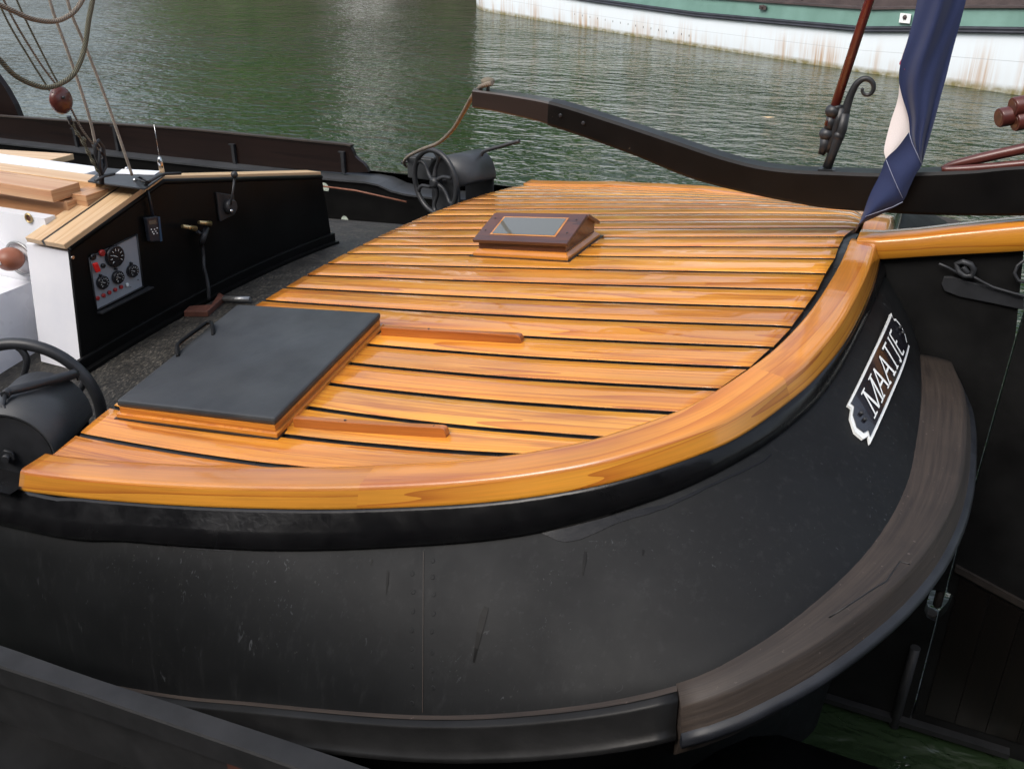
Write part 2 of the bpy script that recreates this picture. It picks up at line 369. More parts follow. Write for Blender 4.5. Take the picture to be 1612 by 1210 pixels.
def catmull(pts,n):
    P=[np.array(p,float) for p in pts]; P=[2*P[0]-P[1]]+P+[2*P[-1]-P[-2]]; out=[]
    K=24
    for i in range(1,len(P)-2):
        p0,p1,p2,p3=P[i-1:i+3]
        for k in range(K):
            t=k/K; out.append(.5*((2*p1)+(-p0+p2)*t+(2*p0-5*p1+4*p2-p3)*t*t+(-p0+3*p1-3*p2+p3)*t**3))
    out.append(P[-2]); out=np.array(out); d=np.r_[0,np.cumsum(np.linalg.norm(np.diff(out,axis=0),axis=1))]
    s=np.linspace(0,d[-1],n); return [Vector([np.interp(q,d,out[:,j]) for j in range(out.shape[1])]) for q in s]
# ------------------------------------------------------------------ ship geometry functions
sh=lambda x:.10*np.clip(x,0,9)+.057*np.clip(x,0,9)**2+.03*np.clip(x,-9,0)
OBX=[.008,.71,1.03,1.46,1.706,1.849,1.936,1.977,2.014,2.029,2.033,2.05]; OBB=[1.748,1.651,1.624,1.564,1.48,1.376,1.277,1.133,.942,.74,.58,.06]
DR=lambda x:np.interp(x,[.5,.8,1.07,1.41,1.63,1.76,1.89,2.02,2.09,2.11,2.12],[0,.023,.053,.119,.175,.207,.236,.224,.163,.11,.02])  # far quarter sits lower
dk=lambda x,y: sh(x)+np.clip(.09+.17*(x+.18)-sh(x),0,1)*np.clip(1-(np.abs(y)/np.interp(x,OBX,OBB))**2,0,1)-DR(x)*np.clip(y/np.interp(x,OBX,OBB),0,1)**2
S_=lambda x:float(sh(x))
D_=lambda x,y:float(dk(x,y))
floor=lambda x,y:-.055-.17*(y/1.75)**2-.10*np.clip(y/1.75,0,1.2)**4+.06*np.clip(x,-9,0)
WL=-1.6
OUT=[(-.035,1.856),(.19,1.834),(.5,1.798),(.80,1.762),(1.067,1.728),(1.411,1.672),(1.635,1.606),(1.764,1.537),(1.888,1.435),(1.955,1.345),(2.02,1.19),(2.062,1.055),(2.094,.866),(2.110,.661),(2.117,.343),(2.108,.03)]
ship=empty('sailing_barge',(0,0,WL),'black hulled old sailing barge whose varnished pine stern deck fills the photo','sailing barge')
SH=ship
# ---- covering board (rim)
def outline(off=0,dz=0,n=120,pts=OUT,zf=S_):
    c=catmull([(x,b) for x,b in pts],n); res=[]
    for k,p in enumerate(c):
        a=c[max(k-1,0)]; b=c[min(k+1,n-1)]; t=(b-a).normalized(); nn=Vector((t.y,-t.x))  # outward? x fwd->aft, b decreasing
        nn=Vector((-t.y,t.x)) ; 
        if nn.y<0: nn=-nn
        if k==n-1 or nn.x<0: nn=Vector((abs(nn.x),nn.y))
        q=p+nn*off
        res.append((q.x,q.y,zf(q.x)+dz))
    return res
def side(pts,sg): return [Vector((x,sg*y,z)) for x,y,z in pts]
def rimrows(sg):
    W_=lambda k,n:.106-.020*max(0,(k/n-.5)*2)
    n=120; c=catmull(OUT,n); rows=[[] for _ in range(12)]
    for k,p in enumerate(c):
        a=c[max(k-1,0)]; b=c[min(k+1,n-1)]; t=(b-a).normalized(); nn=Vector((-t.y,t.x))
        if nn.dot(Vector((p.x+.3,p.y)))<0: nn=-nn
        z=S_(p.x)-(float(DR(p.x)) if sg>0 else 0); w=W_(k,n)
        prof=[(-w,-.05),(-w,.000),(-w+.002,.002),(-w+.009,.0025),(-.016,.003),(-.007,.0015),(-.001,-.003),(.002,-.010),(.019,-.047),(.021,-.053),(.017,-.058),(-.03,-.060)]
        for j,(o,dz) in enumerate(prof):
            q=p+nn*o; rows[j].append(Vector((q.x,sg*max(q.y,.012),z+dz)))
    return rows,c
for sg in (-1,1):
    rows,c=rimrows(sg); mb=MB(); segs=[(0,39),(39,79),(79,119)] if sg<0 else [(0,60),(60,119)]
    for a,b in segs:
        us=[k*.028+a*.9 for k in range(a,b+1)]; rr=[r[a:b+1] for r in rows]
        for q0,q1,mi,smo in ((0,2,1,False),(1,8,0,True),(7,12,1,True)):
            vs=[0]
            for j in range(q0+1,q1): vs.append(vs[-1]+(rows[j][60]-rows[j-1][60]).length)
            mb.grid(rr[q0:q1],mi,smo,uvs=(us,[v+a*.37+q0*.5 for v in vs]))
    for kk in (0,-1): mb.ngon([r[kk] for r in rows],0)
    o=mb.build('covering_board',['rim','rimside'],SH)
    if sg<0: near_rim=o
# ---- deck planking
INN=[]
rowsN,_=rimrows(-1)
inner=[(p.x,-p.y) for p in rowsN[1]]
ib=np.array(inner)[::-1]       # x vs b ; b ascending
def xin(y):
    return float(np.interp(abs(y),ib[:,1],ib[:,0]))
def xfront(y): return -.105+.08*min(1,(abs(y)/1.75))**2
def warp(x,y0):
    return y0-x*float(np.interp(y0,[-1.757,-1.634,-1.48,-1.3,.2,.5,1.2],[.0,.01,.045,.10,.105,.13,.10]))
seam=[-1.757,-1.634,-1.48,-1.30,-1.166,-1.037,-.91,-.78,-.635,-.495,-.345,-.195,-.045,.082,.21,.36,.51,.66,.81,.96,1.11,1.26,1.41,1.56,1.71,1.86,2.0]
mb=MB(); 
bmax=1.752
def plank(y0,y1,idx):
    gap=.0085
    n=40
    def edge(y0_,s_):
        # find x end where warp(x) meets inner outline
        xe=None; xs=np.linspace(xfront(y0_),2.1,400); 
        last=None
        for x in xs:
            y=warp(x,y0_)+s_*gap
            if abs(y)>bmax: lim=-9
            else: lim=xin(y)
            marg=.026 if (y>-1.25 and x>1.5 and y<.1) else (-.004 if y<0 else .004)
            if x>lim-marg: break
            last=x
        return last
    a,b=edge(y0,1),edge(y1,-1)
    if a is None and b is None: return
    if a is None: a=xfront(y0)+.02
    if b is None: b=xfront(y1)+.02
    rows=[]
    fr=[0,.0,.03,.35,.65,.97,1.,1.]
    for j,t in enumerate(fr):
        row=[]
        for k in range(n+1):
            xa=xfront(y0)+(a-xfront(y0))*k/n; xb=xfront(y1)+(b-xfront(y1))*k/n
            ya=warp(xa,y0)+gap; yb=warp(xb,y1)-gap
            x=xa+(xb-xa)*t; y=ya+(yb-ya)*t
            z=D_(x,y)-(.002 if abs(y)>1.6 else 0)+(0 if 0<j<7 else -.02)-(0.0018 if j in(1,6) else 0)
            row.append((x,y,z))
        rows.append(row)
    mb.grid(rows[1:7],0,True); mb.grid(rows[:2],1,False); mb.grid(rows[6:],1,False)
    for kk in (0,-1): mb.ngon([r[kk] for r in rows],1)
for i in range(len(seam)-1):
    plank(seam[i],seam[i+1],i)
planks=mb.build('deck_planking',['teak','caulk'],SH)
# caulk bed
mb=MB(); n=60; rows=[]
ys=np.linspace(-1.76,1.76,90)
for y in ys:
    row=[]; xe=xin(y)+.012 if abs(y)<bmax else xfront(y)+.01
    for k in range(25):
        x=xfront(y)+.002+(xe-xfront(y))*k/24; row.append((x,y,D_(x,y)-.0095))
    rows.append(row)
mb.grid(rows,0,True); 
top=[(xfront(y)+.002,y,D_(xfront(y),y)-.0095) for y in ys]; bot=[(x,y,z-.12) for x,y,z in top]; mb.grid([top,bot],0,True)
mb.build('seam_caulk','caulk',SH)
# ---- hull
def zc(d0,d1):
    return lambda x:S_(x)-(d0+(d1-d0)*min(max(x/2.3,0),1))
def pxcurve(pts,d0,d1):
    zf=lambda x,y: sh(x)-(d0+(d1-d0)*np.clip(x/2.3,0,1)); return [onf(*p,zf) for p in pts]
def nearify(L): return [(p[0],-p[1],p[2]) for p in L]
railbot=[(-3.4,2.0,S_(-3.4)-.057),(-1.5,1.965,S_(-1.5)-.057)]+[(x+.018*(1 if b<1.2 else .2),b+.016*(0 if b<.3 else 1),S_(x)-.057) for x,b in OUT]
strb=[(-3.4,2.05),(-1.5,2.01),(0,1.93),(.41,1.885),(.82,1.838),(1.17,1.775),(1.53,1.69),(1.80,1.555),(1.965,1.385),(2.066,1.165),(2.112,.93),(2.134,.6),(2.143,.3),(2.145,.04)]
strb=[(x,b,S_(x)-.145+.03*min(1,max(0,(x-1.5)/.5))) for x,b in strb]
in_px=[(668,1128),(900,1115),(1080,1078),(1200,1020),(1300,945),(1380,862),(1430,772),(1447,690),(1453,620)]
inn=[(-3.4,1.98,-1.1),(-1.,2.0,-.88),(.39,1.995,-.56),(.885,1.998,-.405)]+nearify(pxcurve(in_px,.65,.36))+[(2.318,.04,.08)]
NS=140
cr=lambda pts:catmull([(x,-b,z) for x,b,z in pts],NS)
c_rail,c_str,c_in=cr(railbot),cr(strb),cr(inn)
def lerp(a,b,t,bul=0):
    o=[]
    for p,q in zip(a,b):
        r=p.lerp(q,t); d=Vector((max(p.x,0)*.6,p.y,0)).normalized(); o.append(r+d*bul)
    return o
def mir(rows): return [[Vector((p.x,-p.y,p.z-float(DR(p.x))*min(1,max(0,(p.z+.9)/(S_(p.x)+.75))))) for p in r] for r in rows]
lipo=lerp(c_str,c_in,0.0); 
# strake (gloss) with small lip at bottom
def push(a,d,dz=0):
    o=[]
    for k,p in enumerate(a):
        t=(a[min(k+1,len(a)-1)]-a[max(k-1,0)]); nn=Vector((-t.y,t.x,0)).normalized()
        if nn.dot(Vector((p.x*.4+.2,p.y,0)))<0: nn=-nn
        q=p+nn*d; q.z+=dz; o.append(q)
    return o
strows=[push(c_rail,-.03,.004),push(c_rail,.004,.002),push(c_rail,.010,-.006),push(lerp(c_rail,c_str,.5),.012),push(c_str,.011,.006),push(c_str,.009,.0),push(c_str,-.02,-.002)]
for rws in (strows,mir(strows)):
    mb=MB(); mb.grid(rws,0,True); mb.build('sheer_strake','gloss',SH)
hrows=[push(c_str,-.012,.01)]+[lerp(c_str,c_in,t,.02*math.sin(math.pi*t)) for t in (0.02,.15,.3,.45,.6,.75,.9)]+[c_in]
# lower hull below rubbing strake
c_lo0=push(c_in,.02,-.12)
def lowcurve(zz,inset,x_end):
    return cr([(-3.4,1.95-inset*.3,zz),(-1,1.97-inset*.4,zz),(.4,1.93-inset*.55,zz),(1.1,1.78-inset*.8,zz),(1.6,1.35-inset*.9,zz),(2.0,.8-inset*.6,zz),(2.2,.35-inset*.2,zz),(x_end,.04,zz)])
low=[push(c_in,.02,-.05),push(c_in,.01,-.16),lerp(push(c_in,.0,-.16),lowcurve(-.9,.1,2.32),.5),lowcurve(-.95,.1,2.30),lowcurve(-1.65,.45,2.22)]
hull_rows=hrows+low
mb=MB(); mb.grid(hull_rows,0,True); mb.grid(mir(hull_rows),0,True)
hull=mb.build('hull_plating','hull',SH)
# riveted plate seam on the near side + rivets
bm=bmesh.new(); bm.from_mesh(hull.data); bvh=BVHTree.FromBMesh(bm)
def hit(px,py):
    for k in range(60):
        d=Vector(ray(px,py+k*1.5)).normalized(); r=bvh.ray_cast(Vector(CP),d)
        if r[0]: break
    return r[0],(r[1] if r[1].dot(d)<0 else -r[1])
mb=MB()
top_,bot_=None,None
L=[]
for y in range(868,1122,12):
    p,nn=hit(667-(y-868)*.004,y); L.append((p,nn))
for (p,nn),(q,n2) in zip(L[:-1],L[1:]):
    t=Vector((nn.y,-nn.x,0)).normalized()*.0009; mb.quad(p-t+nn*.0022,p+t+nn*.0022,q+t+n2*.0022,q-t+n2*.0022,1)
for col_,y0 in ((650,905),(681,880)):
    for y in range(y0,1110,29):
        p,nn=hit(col_+random.uniform(-2,2),y+random.uniform(-3,3)); mb.disc(p-nn*.002,nn,.0065,.0030,10,0,.0015)
mb.build('rivet_seam',['hull','timber'],SH)
# black drips / dents of tar
mb=MB()
def drip(pts,w):
    prev=None
    for k,(x,y) in enumerate(pts):
        p,nn=hit(x,y); t=Vector((nn.y,-nn.x,0)).normalized(); ww=w[k]/1500*(p-Vector(CP)).length/2
        cur=(p-t*ww+nn*.0015,p+t*ww+nn*.0015)
        if prev: mb.quad(prev[0],prev[1],cur[1],cur[0],0)
        prev=cur
drip([(611,898),(610,915),(608,936)],[4,5,1]); drip([(766,955),(761,970),(755,995),(750,1020),(746,1042)],[8,12,10,6,3]); drip([(922,868),(920,885),(917,905)],[5,6,2])
drip([(1013,865),(1012,874)],[4,2]); drip([(586,880),(584,890)],[3,2])
mb.split('tar_drip','bulk',SH)
# wet glossy paint run below the strake
mb=MB(); up=[];dn=[]
for x in range(230,1215,12):
    yb=np.interp(x,[0,200,400,600,850,950,1050,1200,1300],[842,848,857,852,830,815,795,727,645])
    run=np.interp(x,[230,260,330,420,480,560,620,700,820,850,880,900,915,960,1010,1060,1130,1215],[0,8,12,9,5,8,3,2,2,8,26,30,28,14,8,4,2,0])+random.uniform(-1,1)
    p,nn=hit(x,yb-2); up.append(p+nn*.0016); p,nn=hit(x,yb+max(run,0)+.5); dn.append(p+nn*.0016)
mb.grid([up,dn],0,True); mb.build('paint_run','gloss',SH)
# ---- steel rubbing strake and brown stern timber
def pc(px,d0,d1,pre): 
    return catmull([tuple(p) for p in pre]+[tuple(p) for p in pxcurve(px,d0,d1)],90)
pre=lambda b,z:[(-3.4,-b,z-.5),(-1,-b-.0,z-.30)]
in1=catmull([(p[0],-p[1],p[2]+.001) for p in inn[:7]],60)
iS=min(range(NS),key=lambda k:abs(c_in[k].x-2.0)+(9 if c_in[k].y>-1 else 0))
steel_in=c_in[:iS+1]; tim_in=c_in[iS:]
srows=[push(steel_in,-.01,.002),push(steel_in,.028,.0),push(steel_in,.034,-.006),push(steel_in,.036,-.072),push(steel_in,.052,-.078),push(steel_in,.058,-.088),push(steel_in,.052,-.098),push(steel_in,.034,-.103),push(steel_in,.030,-.16),push(steel_in,-.02,-.175)]
for f in (lambda r:r,mir):
    mb=MB(); mb.grid(f(srows),0,True); mb.ngon([r[-1] for r in f(srows)],0); mb.build('rubbing_strake','fin',SH)
# dirt ledge line on top
mb=MB(); mb.grid([push(steel_in,-.004,.004),push(steel_in,.012,.0035)],0,True); mb.build('dirt_line','timber',SH)
nT=len(tim_in)
wd=[float(np.interp(k/(nT-1),[0,.08,.2,.35,.55,.8,1],[.045,.050,.070,.095,.118,.122,.105])) for k in range(nT)]
def pushv(a,ds,dz):
    o=[]
    for k,p in enumerate(a):
        t=(a[min(k+1,len(a)-1)]-a[max(k-1,0)]); nn=Vector((-t.y,t.x,0)).normalized()
        if nn.dot(Vector((p.x*.4+.2,p.y,0)))<0: nn=-nn
        q=p+nn*ds[k]; q.z+=dz; o.append(q)
    return o
def tr(f,add,dz): return pushv(tim_in,[w*f+add for w in wd],dz)
trows=[tr(0,-.02,.004),tr(0,0,.006),tr(.5,0,.004),tr(1,-.014,-.002),tr(1,-.004,-.005),tr(1,.001,-.012),tr(1,.004,-.020),tr(1,.022,-.062)]
irows=[tr(1,.020,-.060),tr(1,.034,-.064),tr(1,.040,-.076),tr(1,.036,-.090),tr(1,.018,-.096)]
brow=[tr(1,.014,-.094),tr(1,.004,-.140),tr(.6,.0,-.165),tr(0,-.02,-.18)]
for f in (lambda r:r,mir):
    mb=MB(); mb.grid(f(trows),0,True); mb.grid(f(brow),0,True)
    for k in (0,-1): mb.ngon([r[k] for r in f(trows)+f(brow)],0)
    mb.build('stern_timber','timber',SH)
    mb=MB(); mb.grid(f(irows),0,True)
    for k in (0,-1): mb.ngon([r[k] for r in f(irows)],0)
    mb.build('iron_band','band',SH)
# scarf crack in timber
mb=MB(); L=[onf(x,y,lambda X,Y: sh(X)-(.65-.29*np.clip(X/2.3,0,1))+.007) for x,y in ((1305,972),(1340,950),(1370,930),(1395,915),(1417,884),(1432,888))]
mb.tube([p+Vector((0,0,.001)) for p in L],.0018,6); mb.build('timber_crack','caulk',SH)
# ---- name plate
def hp(px,py,off=.006):
    p,nn=hit(px,py); return p+nn*off
cA,cB,cC,cD=hp(1331,641,0),hp(1366,702,0),hp(1422,551,0),hp(1394,499,0)   # low-left, low-right(bottom), up-right, up-left
def pl(u,v,off):   # u along text 0..1 (from bottom to top), v 0 = top of letters (left side in the photo) .. 1 = bottom
    a=cA.lerp(cD,u); b=cB.lerp(cC,u); q=a.lerp(b,v); r=bvh.find_nearest(q); nn=r[1]
    if nn.dot(Vector(CP)-q)<0: nn=-nn
    return r[0]+nn*(off+.004+.012*u)
plate=MB()
U=30
def plate_outline(inset):
    # half lobes at ends : list of (u, v)
    L=[(0,0),(1,0),(.975,.13),(1.02,.22),(1.05,.5),(1.03,.75),(.985,.87),(1,1),(0,1),(.02,.87),(-.03,.78),(-.06,.5),(-.035,.22),(.02,.13)]
    pts=[(.5+(u_-.5)*(1-inset*.7),.5+(v_-.5)*(1-2*inset)-inset*.25) for u_,v_ in L]
    return pts
def plate_fill(inset,off,mat,name,parent):
    mb=MB(); pts=plate_outline(inset); P=[]
    dense=[]
    for k in range(len(pts)):
        a=pts[k]; b=pts[(k+1)%len(pts)]; st=12 if abs(a[0]-b[0])>.3 else 1
        for j in range(st): dense.append((a[0]+(b[0]-a[0])*j/st,a[1]+(b[1]-a[1])*j/st))
    n=len(dense); cu=.5
    # fan as strips: map to mid-line
    ring=[pl(u,v,off) for u,v in dense]; midl=[pl(min(max(u,.06),.94),.5,off) for u,v in dense]; low_=[pl(u,v,-.002) for u,v in dense]
    mb.grid([low_+[low_[0]],ring+[ring[0]],midl+[midl[0]]],0,False)
    return mb.build(name,mat,parent)
plate_fill(0,.006,'whitemark','nameplate_border',SH)
plate_fill(.07,.0085,'plate','nameplate',SH)
LET={'M':[((0,0),(.0,1)),((0,1),(.5,0.0)),((.5,0),(1,1)),((1,1),(1,0))],
'A':[((0,0),(.5,1)),((.5,1),(1,0)),((.22,.38),(.78,.38))],
'T':[((.5,0),(.5,1)),((0,1),(1,1))],
'J':[((.6,1),(.6,.12)),((.6,.12),(.35,-.08)),((.35,-.08),(.1,.05))],
'E':[((.1,0),(.1,1)),((.1,1),(.9,1)),((.1,.52),(.7,.52)),((.1,0),(.9,0))]}
SER={'M':[(0,0),(0,1),(1,0),(1,1)],'A':[(0,0),(1,0)],'T':[(.5,0)],'J':[(.6,1)],'E':[]}
mb=MB()
u=.155; widths={'M':.135,'A':.108,'T':.088,'J':.055,'E':.075}; vt,vb=.20,.80; asp=3.4
def P2(u0,w,x,y): return (u0+w*x+.012*y, vb+(vt-vb)*y)
def stroke(u0,w,a,b,th):
    n=3
    A=P2(u0,w,*a);B=P2(u0,w,*b)
    du,dv=(B[0]-A[0])*asp,(B[1]-A[1]); L=math.hypot(du,dv) or 1; nx,ny=-dv/L/asp*th,du/L*th
    rowa=[];rowb=[]
    for k in range(n+1):
        t=k/n; uu=A[0]+(B[0]-A[0])*t; vv=A[1]+(B[1]-A[1])*t
        rowa.append(pl(uu-nx,vv-ny,.0105)); rowb.append(pl(uu+nx,vv+ny,.0105))
    mb.grid([rowa,rowb],0,False)
for ch in 'MAATJE':
    w=widths[ch]
    for i_,(a,b) in enumerate(LET[ch]):
        th=.022
        if ch in 'MA' and i_ in (0,): th=.016
        if ch=='M' and i_==2: th=.018
        if ch in 'ET' and a[1]==b[1]: th=.02
        stroke(u,w,a,b,th*1.35)
    for s_ in SER[ch]: stroke(u,w,(s_[0]-.22,s_[1]),(s_[0]+.22,s_[1]),.018)
    u+=w+.022
mb.build('name_lettering','whitemark',SH)
mb=MB()
for uu in (.05,.975):
    for vv in (.42,.58): 
        p=pl(uu,vv,.008); q=pl(uu,vv,.016); mb.tube([p,q],.006,10)
mb.split('nameplate_bolt','iron',SH)
# ---- stern fin, cap, rudder
def P0(px,py,y=-.045): 
    p=ony(px,py,y); return (p.x,p.z)
capn=[(1385,378),(1440,374),(1500,367),(1560,361),(1612,356)]
capb=[(1390,409),(1450,405),(1500,402),(1560,399),(1612,396)]
tp=[P0(*q,-.065) for q in capn]; bt=[P0(*q,-.065) for q in capb]
tp=[(2.045,tp[0][1]-.006)]+tp+[(2.75,tp[-1][1]+.045)]; bt=[(2.05,bt[0][1]-.01)]+bt+[(2.76,bt[-1][1]+.035)]
mb=MB(); 
yy=.065
rows=[[(x,-yy+.004,z) for x,z in bt],[(x,-yy,z+.004) for x,z in bt],[(x,-yy,z-.008) for x,z in tp],[(x,-yy+.008,z) for x,z in tp],[(x,0,z+.006) for x,z in tp],[(x,yy-.008,z) for x,z in tp],[(x,yy,z-.008) for x,z in tp],[(x,yy,z) for x,z in bt]]
mb.grid(rows[:3],1,True); mb.grid(rows[2:6],0,True); mb.grid(rows[5:]+[rows[0]],1,True)
for k in (0,-1): mb.ngon([r[k] for r in rows],0)
mb.build('stern_cap',['rim','rimside'],SH)
# fin plate
XE=2.585
finp=[(2.06,.40)]+[(x,z+.001) for x,z in bt[1:-1]]+[(XE+.02,.50),(XE+.01,.2),(XE,-.42),(XE-.005,-.88),(XE-.055,-.885),(XE-.06,-.99),(XE-.045,-1.02),(XE-.01,-1.03),(XE-.012,-1.5),(XE-.03,-1.7),(2.1,-1.7),(2.05,-.6)]
finp=[p for i,p in enumerate(finp) if not (p[0]>XE+.015 and i<7)]
mb=MB(); mb.prism([(x,-.035,z) for x,z in finp],(0,.07,0)); mb.build('stern_fin','fin',SH)
rud=MB(); g_=.007
rp=[(XE+.02+g_,.47),(XE+.01+g_,.2),(XE+g_,-.42),(XE-.005+g_,-.88),(XE+.026,-.89),(XE+.018,-.97),(XE-.004,-1.025),(XE-.003,-1.05),(XE-.010+g_,-1.5),(XE-.03+g_,-1.7),(3.5,-1.7),(3.45,-.75),(3.3,.2),(3.2,.80),(3.0,.84),(2.95,.5)]
rud.prism([(x,-.03,z) for x,z in rp],(0,.06,0)); rudo=rud.build('rudder','fin',SH)
mb=MB()  # lower planking facing on rudder with batten
a=ony(1500,890,-.036); b=ony(1612,950,-.036); sl=(b.z-a.z)/(b.x-a.x)
zb=lambda x:a.z+sl*(x-a.x)
mb.box8([(XE+.008,-.044,zb(XE)-.020),(3.45,-.044,zb(3.45)-.020),(3.45,-.03,zb(3.45)-.02),(XE+.008,-.03,zb(XE)-.02),(XE+.008,-.044,zb(XE)+.008),(3.45,-.044,zb(3.45)+.008),(3.45,-.03,zb(3.45)+.008),(XE+.008,-.03,zb(XE)+.008)])
mb.build('rudder_batten','batten',rudo)
mb=MB()
x=XE+.035
while x<3.4:
    w_=.115; mb.box8([(x,-.041,-1.5),(x+w_-.004,-.041,-1.5),(x+w_-.004,-.0295,-1.5),(x,-.0295,-1.5),(x,-.041,zb(x)-.035),(x+w_-.004,-.041,zb(x+w_)-.035),(x+w_-.004,-.0295,zb(x+w_)-.035),(x,-.0295,zb(x)-.035)]); x+=w_
mb.build('rudder_planking','brownplank',rudo)
mb=MB(); mb.tube([(XE-.018,0,-.86),(XE-.018,0,-.975),(XE-.018,0,-.985)],[.017,.017,.010],12); mb.tube([(XE-.03,0,-1.03),(XE-.03,0,-1.018)],.022,12); mb.split('pintle','batten',rudo)
mb=MB(); mb.box(2.12,2.95,-.07,.07,-1.575,-1.55); mb.build('keel_shoe','nrail',SH)
mb=MB(); p=ony(1441,1020,-.06); q=ony(1392,1195,-.06); mb.tube([(p.x,-.055,p.z),(q.x,-.055,q.z)],.02,12); mb.build('stern_pipe','nrail',SH)
# shackle gear on the fin
mb=MB()
def f0(px,py,y=-.06): return ony(px,py,y)
mb.tube([f0(1478,415),f0(1492,421),f0(1508,430)],.005,8); mb.tube([f0(1506,415,-.05),f0(1516,412,-.06),f0(1528,416),f0(1533,424),f0(1530,434),f0(1518,434),f0(1509,428)],.010,10,closed=True)
mb.tube([f0(1516,420),f0(1524,430)],.009,8); mb.tube([f0(1530,434),f0(1545,443),f0(1563,452),f0(1590,460),f0(1615,467)],.005,8)
mb.tube([f0(1612,410,-.05),f0(1602,418,-.055),f0(1597,430),f0(1603,442),f0(1615,444)],.006,8)
L=[(1486,436),(1500,436),(1530,445),(1565,454),(1612,466),(1612,488),(1565,478),(1510,467),(1487,458),(1482,447)]
mb.prism([ony(x,y,-.048) for x,y in L],(0,.014,0)); mb.build('rudder_chain_gear','iron',SH,bevel=.002)
# ---- tiller
tn=[(742,142),(800,150),(873,164),(970,194),(1058,223),(1130,247),(1192,263),(1250,270),(1317,273),(1379,275),(1442,274),(1530,270),(1612,263)]
tb_=[(742,170),(800,181),(873,200),(991,241),(1074,275),(1130,292),(1199,308),(1250,318),(1296,326),(1358,331),(1442,336),(1530,338),(1612,338)]
T0=-.042
tt=[P0(*q,T0) for q in tn]; tb2=[P0(*q,T0) for q in tb_]
def resamp(L,n): return [(p.x,p.y) for p in catmull(L,n)]
tt=tt+[(2.85,tt[-1][1]+.05),(3.2,tt[-1][1]+.09)]; tb2=tb2+[(2.86,tb2[-1][1]+.04),(3.2,tb2[-1][1]+.06)]
tt,tb2=resamp(tt,100),resamp(tb2,100)
til=empty('tiller',(2.6,0,.6),'long curved black wooden tiller sweeping over the stern deck','tiller')
kG=min(range(100),key=lambda k:abs(tt[k][0]-.885))
def tilrows(a,b,e=0.0):
    w=lambda k:.042-.006*max(0,1-k/60)
    rr=[[(tb2[k][0],-w(k)-e+.004,tb2[k][1]-e) for k in range(a,b)],[(tb2[k][0],-w(k)-e,tb2[k][1]+.006) for k in range(a,b)],[(tt[k][0],-w(k)-e,tt[k][1]-.006) for k in range(a,b)],[(tt[k][0],-w(k)+.006,tt[k][1]+e) for k in range(a,b)],
        [(tt[k][0],w(k)-.006,tt[k][1]+e) for k in range(a,b)],[(tt[k][0],w(k)+e,tt[k][1]-.006) for k in range(a,b)],[(tb2[k][0],w(k)+e,tb2[k][1]) for k in range(a,b)]]
    return rr
def addbar(rr,mat,name):
    mb=MB(); mb.grid(rr[1:3],0,False); mb.grid(rr[2:4],0,False); mb.grid(rr[3:5],0,False); mb.grid(rr[4:6],0,False); mb.grid(rr[5:7]+[rr[0],rr[1]],0,False)
    for k in (0,-1): mb.ngon([r[k] for r in rr],0)
    return mb.build(name,mat,til)
mats['grip']=wood('tiller_grip_wood',((.030,.021,.019,1),(.024,.017,.015,1),(.014,.010,.009,1)),gl=.25,coat=.5,ring=6)
addbar(tilrows(0,kG+1),'grip','grip'); addbar(tilrows(kG,100,.0035),'tiller','beam')
mb=MB()
for q in ((882,182),(918,194)): 
    p=ony(*q,-.046); mb.disc((p.x,-.043,p.z),(0,-1,0),.007,.006,12,0,.002)
mb.split('bolt','iron',til)
mb=MB(); p=ony(768,128,0); zt=tt[6][1]; mb.tube([(p.x,0,tt[5][1]-.01),(p.x,0,p.z-.012)],.007,10); mb.sphere((p.x,0,p.z),.025,0,18,(1.15,1.,.6)); mb.build('peg','peg',til)
# rope from peg to far winch
rp_=[ony(775,131,-.03),ony(760,135,-.02),ony(752,142,.04),ony(742,155,.1),ony(728,180,.35),ony(712,205,.65),ony(690,225,.95),ony(665,235,1.2),ony(645,245,1.4),ony(636,255,1.55),ony(641,262,1.6),ony(650,252,1.5)]
mb=MB(); mb.tube(catmull([tuple(p) for p in rp_],120),.0095,10)
tag(mb.build('lashing_rope','rope'),'thin twisted rope looped from the tiller tip peg down to the far winch','rope')
# flagstaff
fs=empty('flagstaff',ony(1303,262,0),'dark red flagstaff leaning from its iron bracket on the tiller','flagstaff')
a=ony(1312,175,0); b=ony(1365,12,0); d=(b-a); 
mb=MB(); mb.tube([a-d*.15,a+d*3.2],.0155,16); mb.build('staff','red',fs)
mb=MB()
F0=lambda x,y,yy=0:ony(x,y,yy)
mb.tube([F0(1303,240),F0(1308,222),F0(1318,195),F0(1326,170)],[.012,.013,.015,.017],12)
mb.tube([F0(1316,178),F0(1318,170),F0(1313,170)],[.01,.02,.018],12)
mb.sphere(F0(1311,175),.026,0,14,(1,1,.9)); mb.sphere(F0(1301,211),.025,0,14,(1,1,.9))
mb.tube([F0(1309,183),F0(1304,205)],.016,12); mb.tube([F0(1300,215),F0(1297,232),F0(1293,243)],[.018,.015,.012],12)
mb.tube([F0(1302,264),F0(1311,240),F0(1320,215),F0(1325,205),F0(1330,178)],[.016,.016,.019,.017,.017],12)
mb.sphere(F0(1320,214),.021,0,12); mb.tube([F0(1322,172),F0(1331,176)],.013,10)
p=F0(1303,264); mb.box(p.x-.028,p.x+.028,-.025,.025,p.z-.012,p.z-.002)
sp=[(1330,180),(1334,165),(1340,148),(1348,133),(1358,125),(1367,125),(1374,131),(1375,141),(1369,149),(1361,149),(1357,143),(1359,139)]
P_=catmull([tuple(F0(*q)) for q in sp],50); mb.tube(P_,[.015-.010*k/49 for k in range(50)],10)
mb.build('bracket','iron',fs)
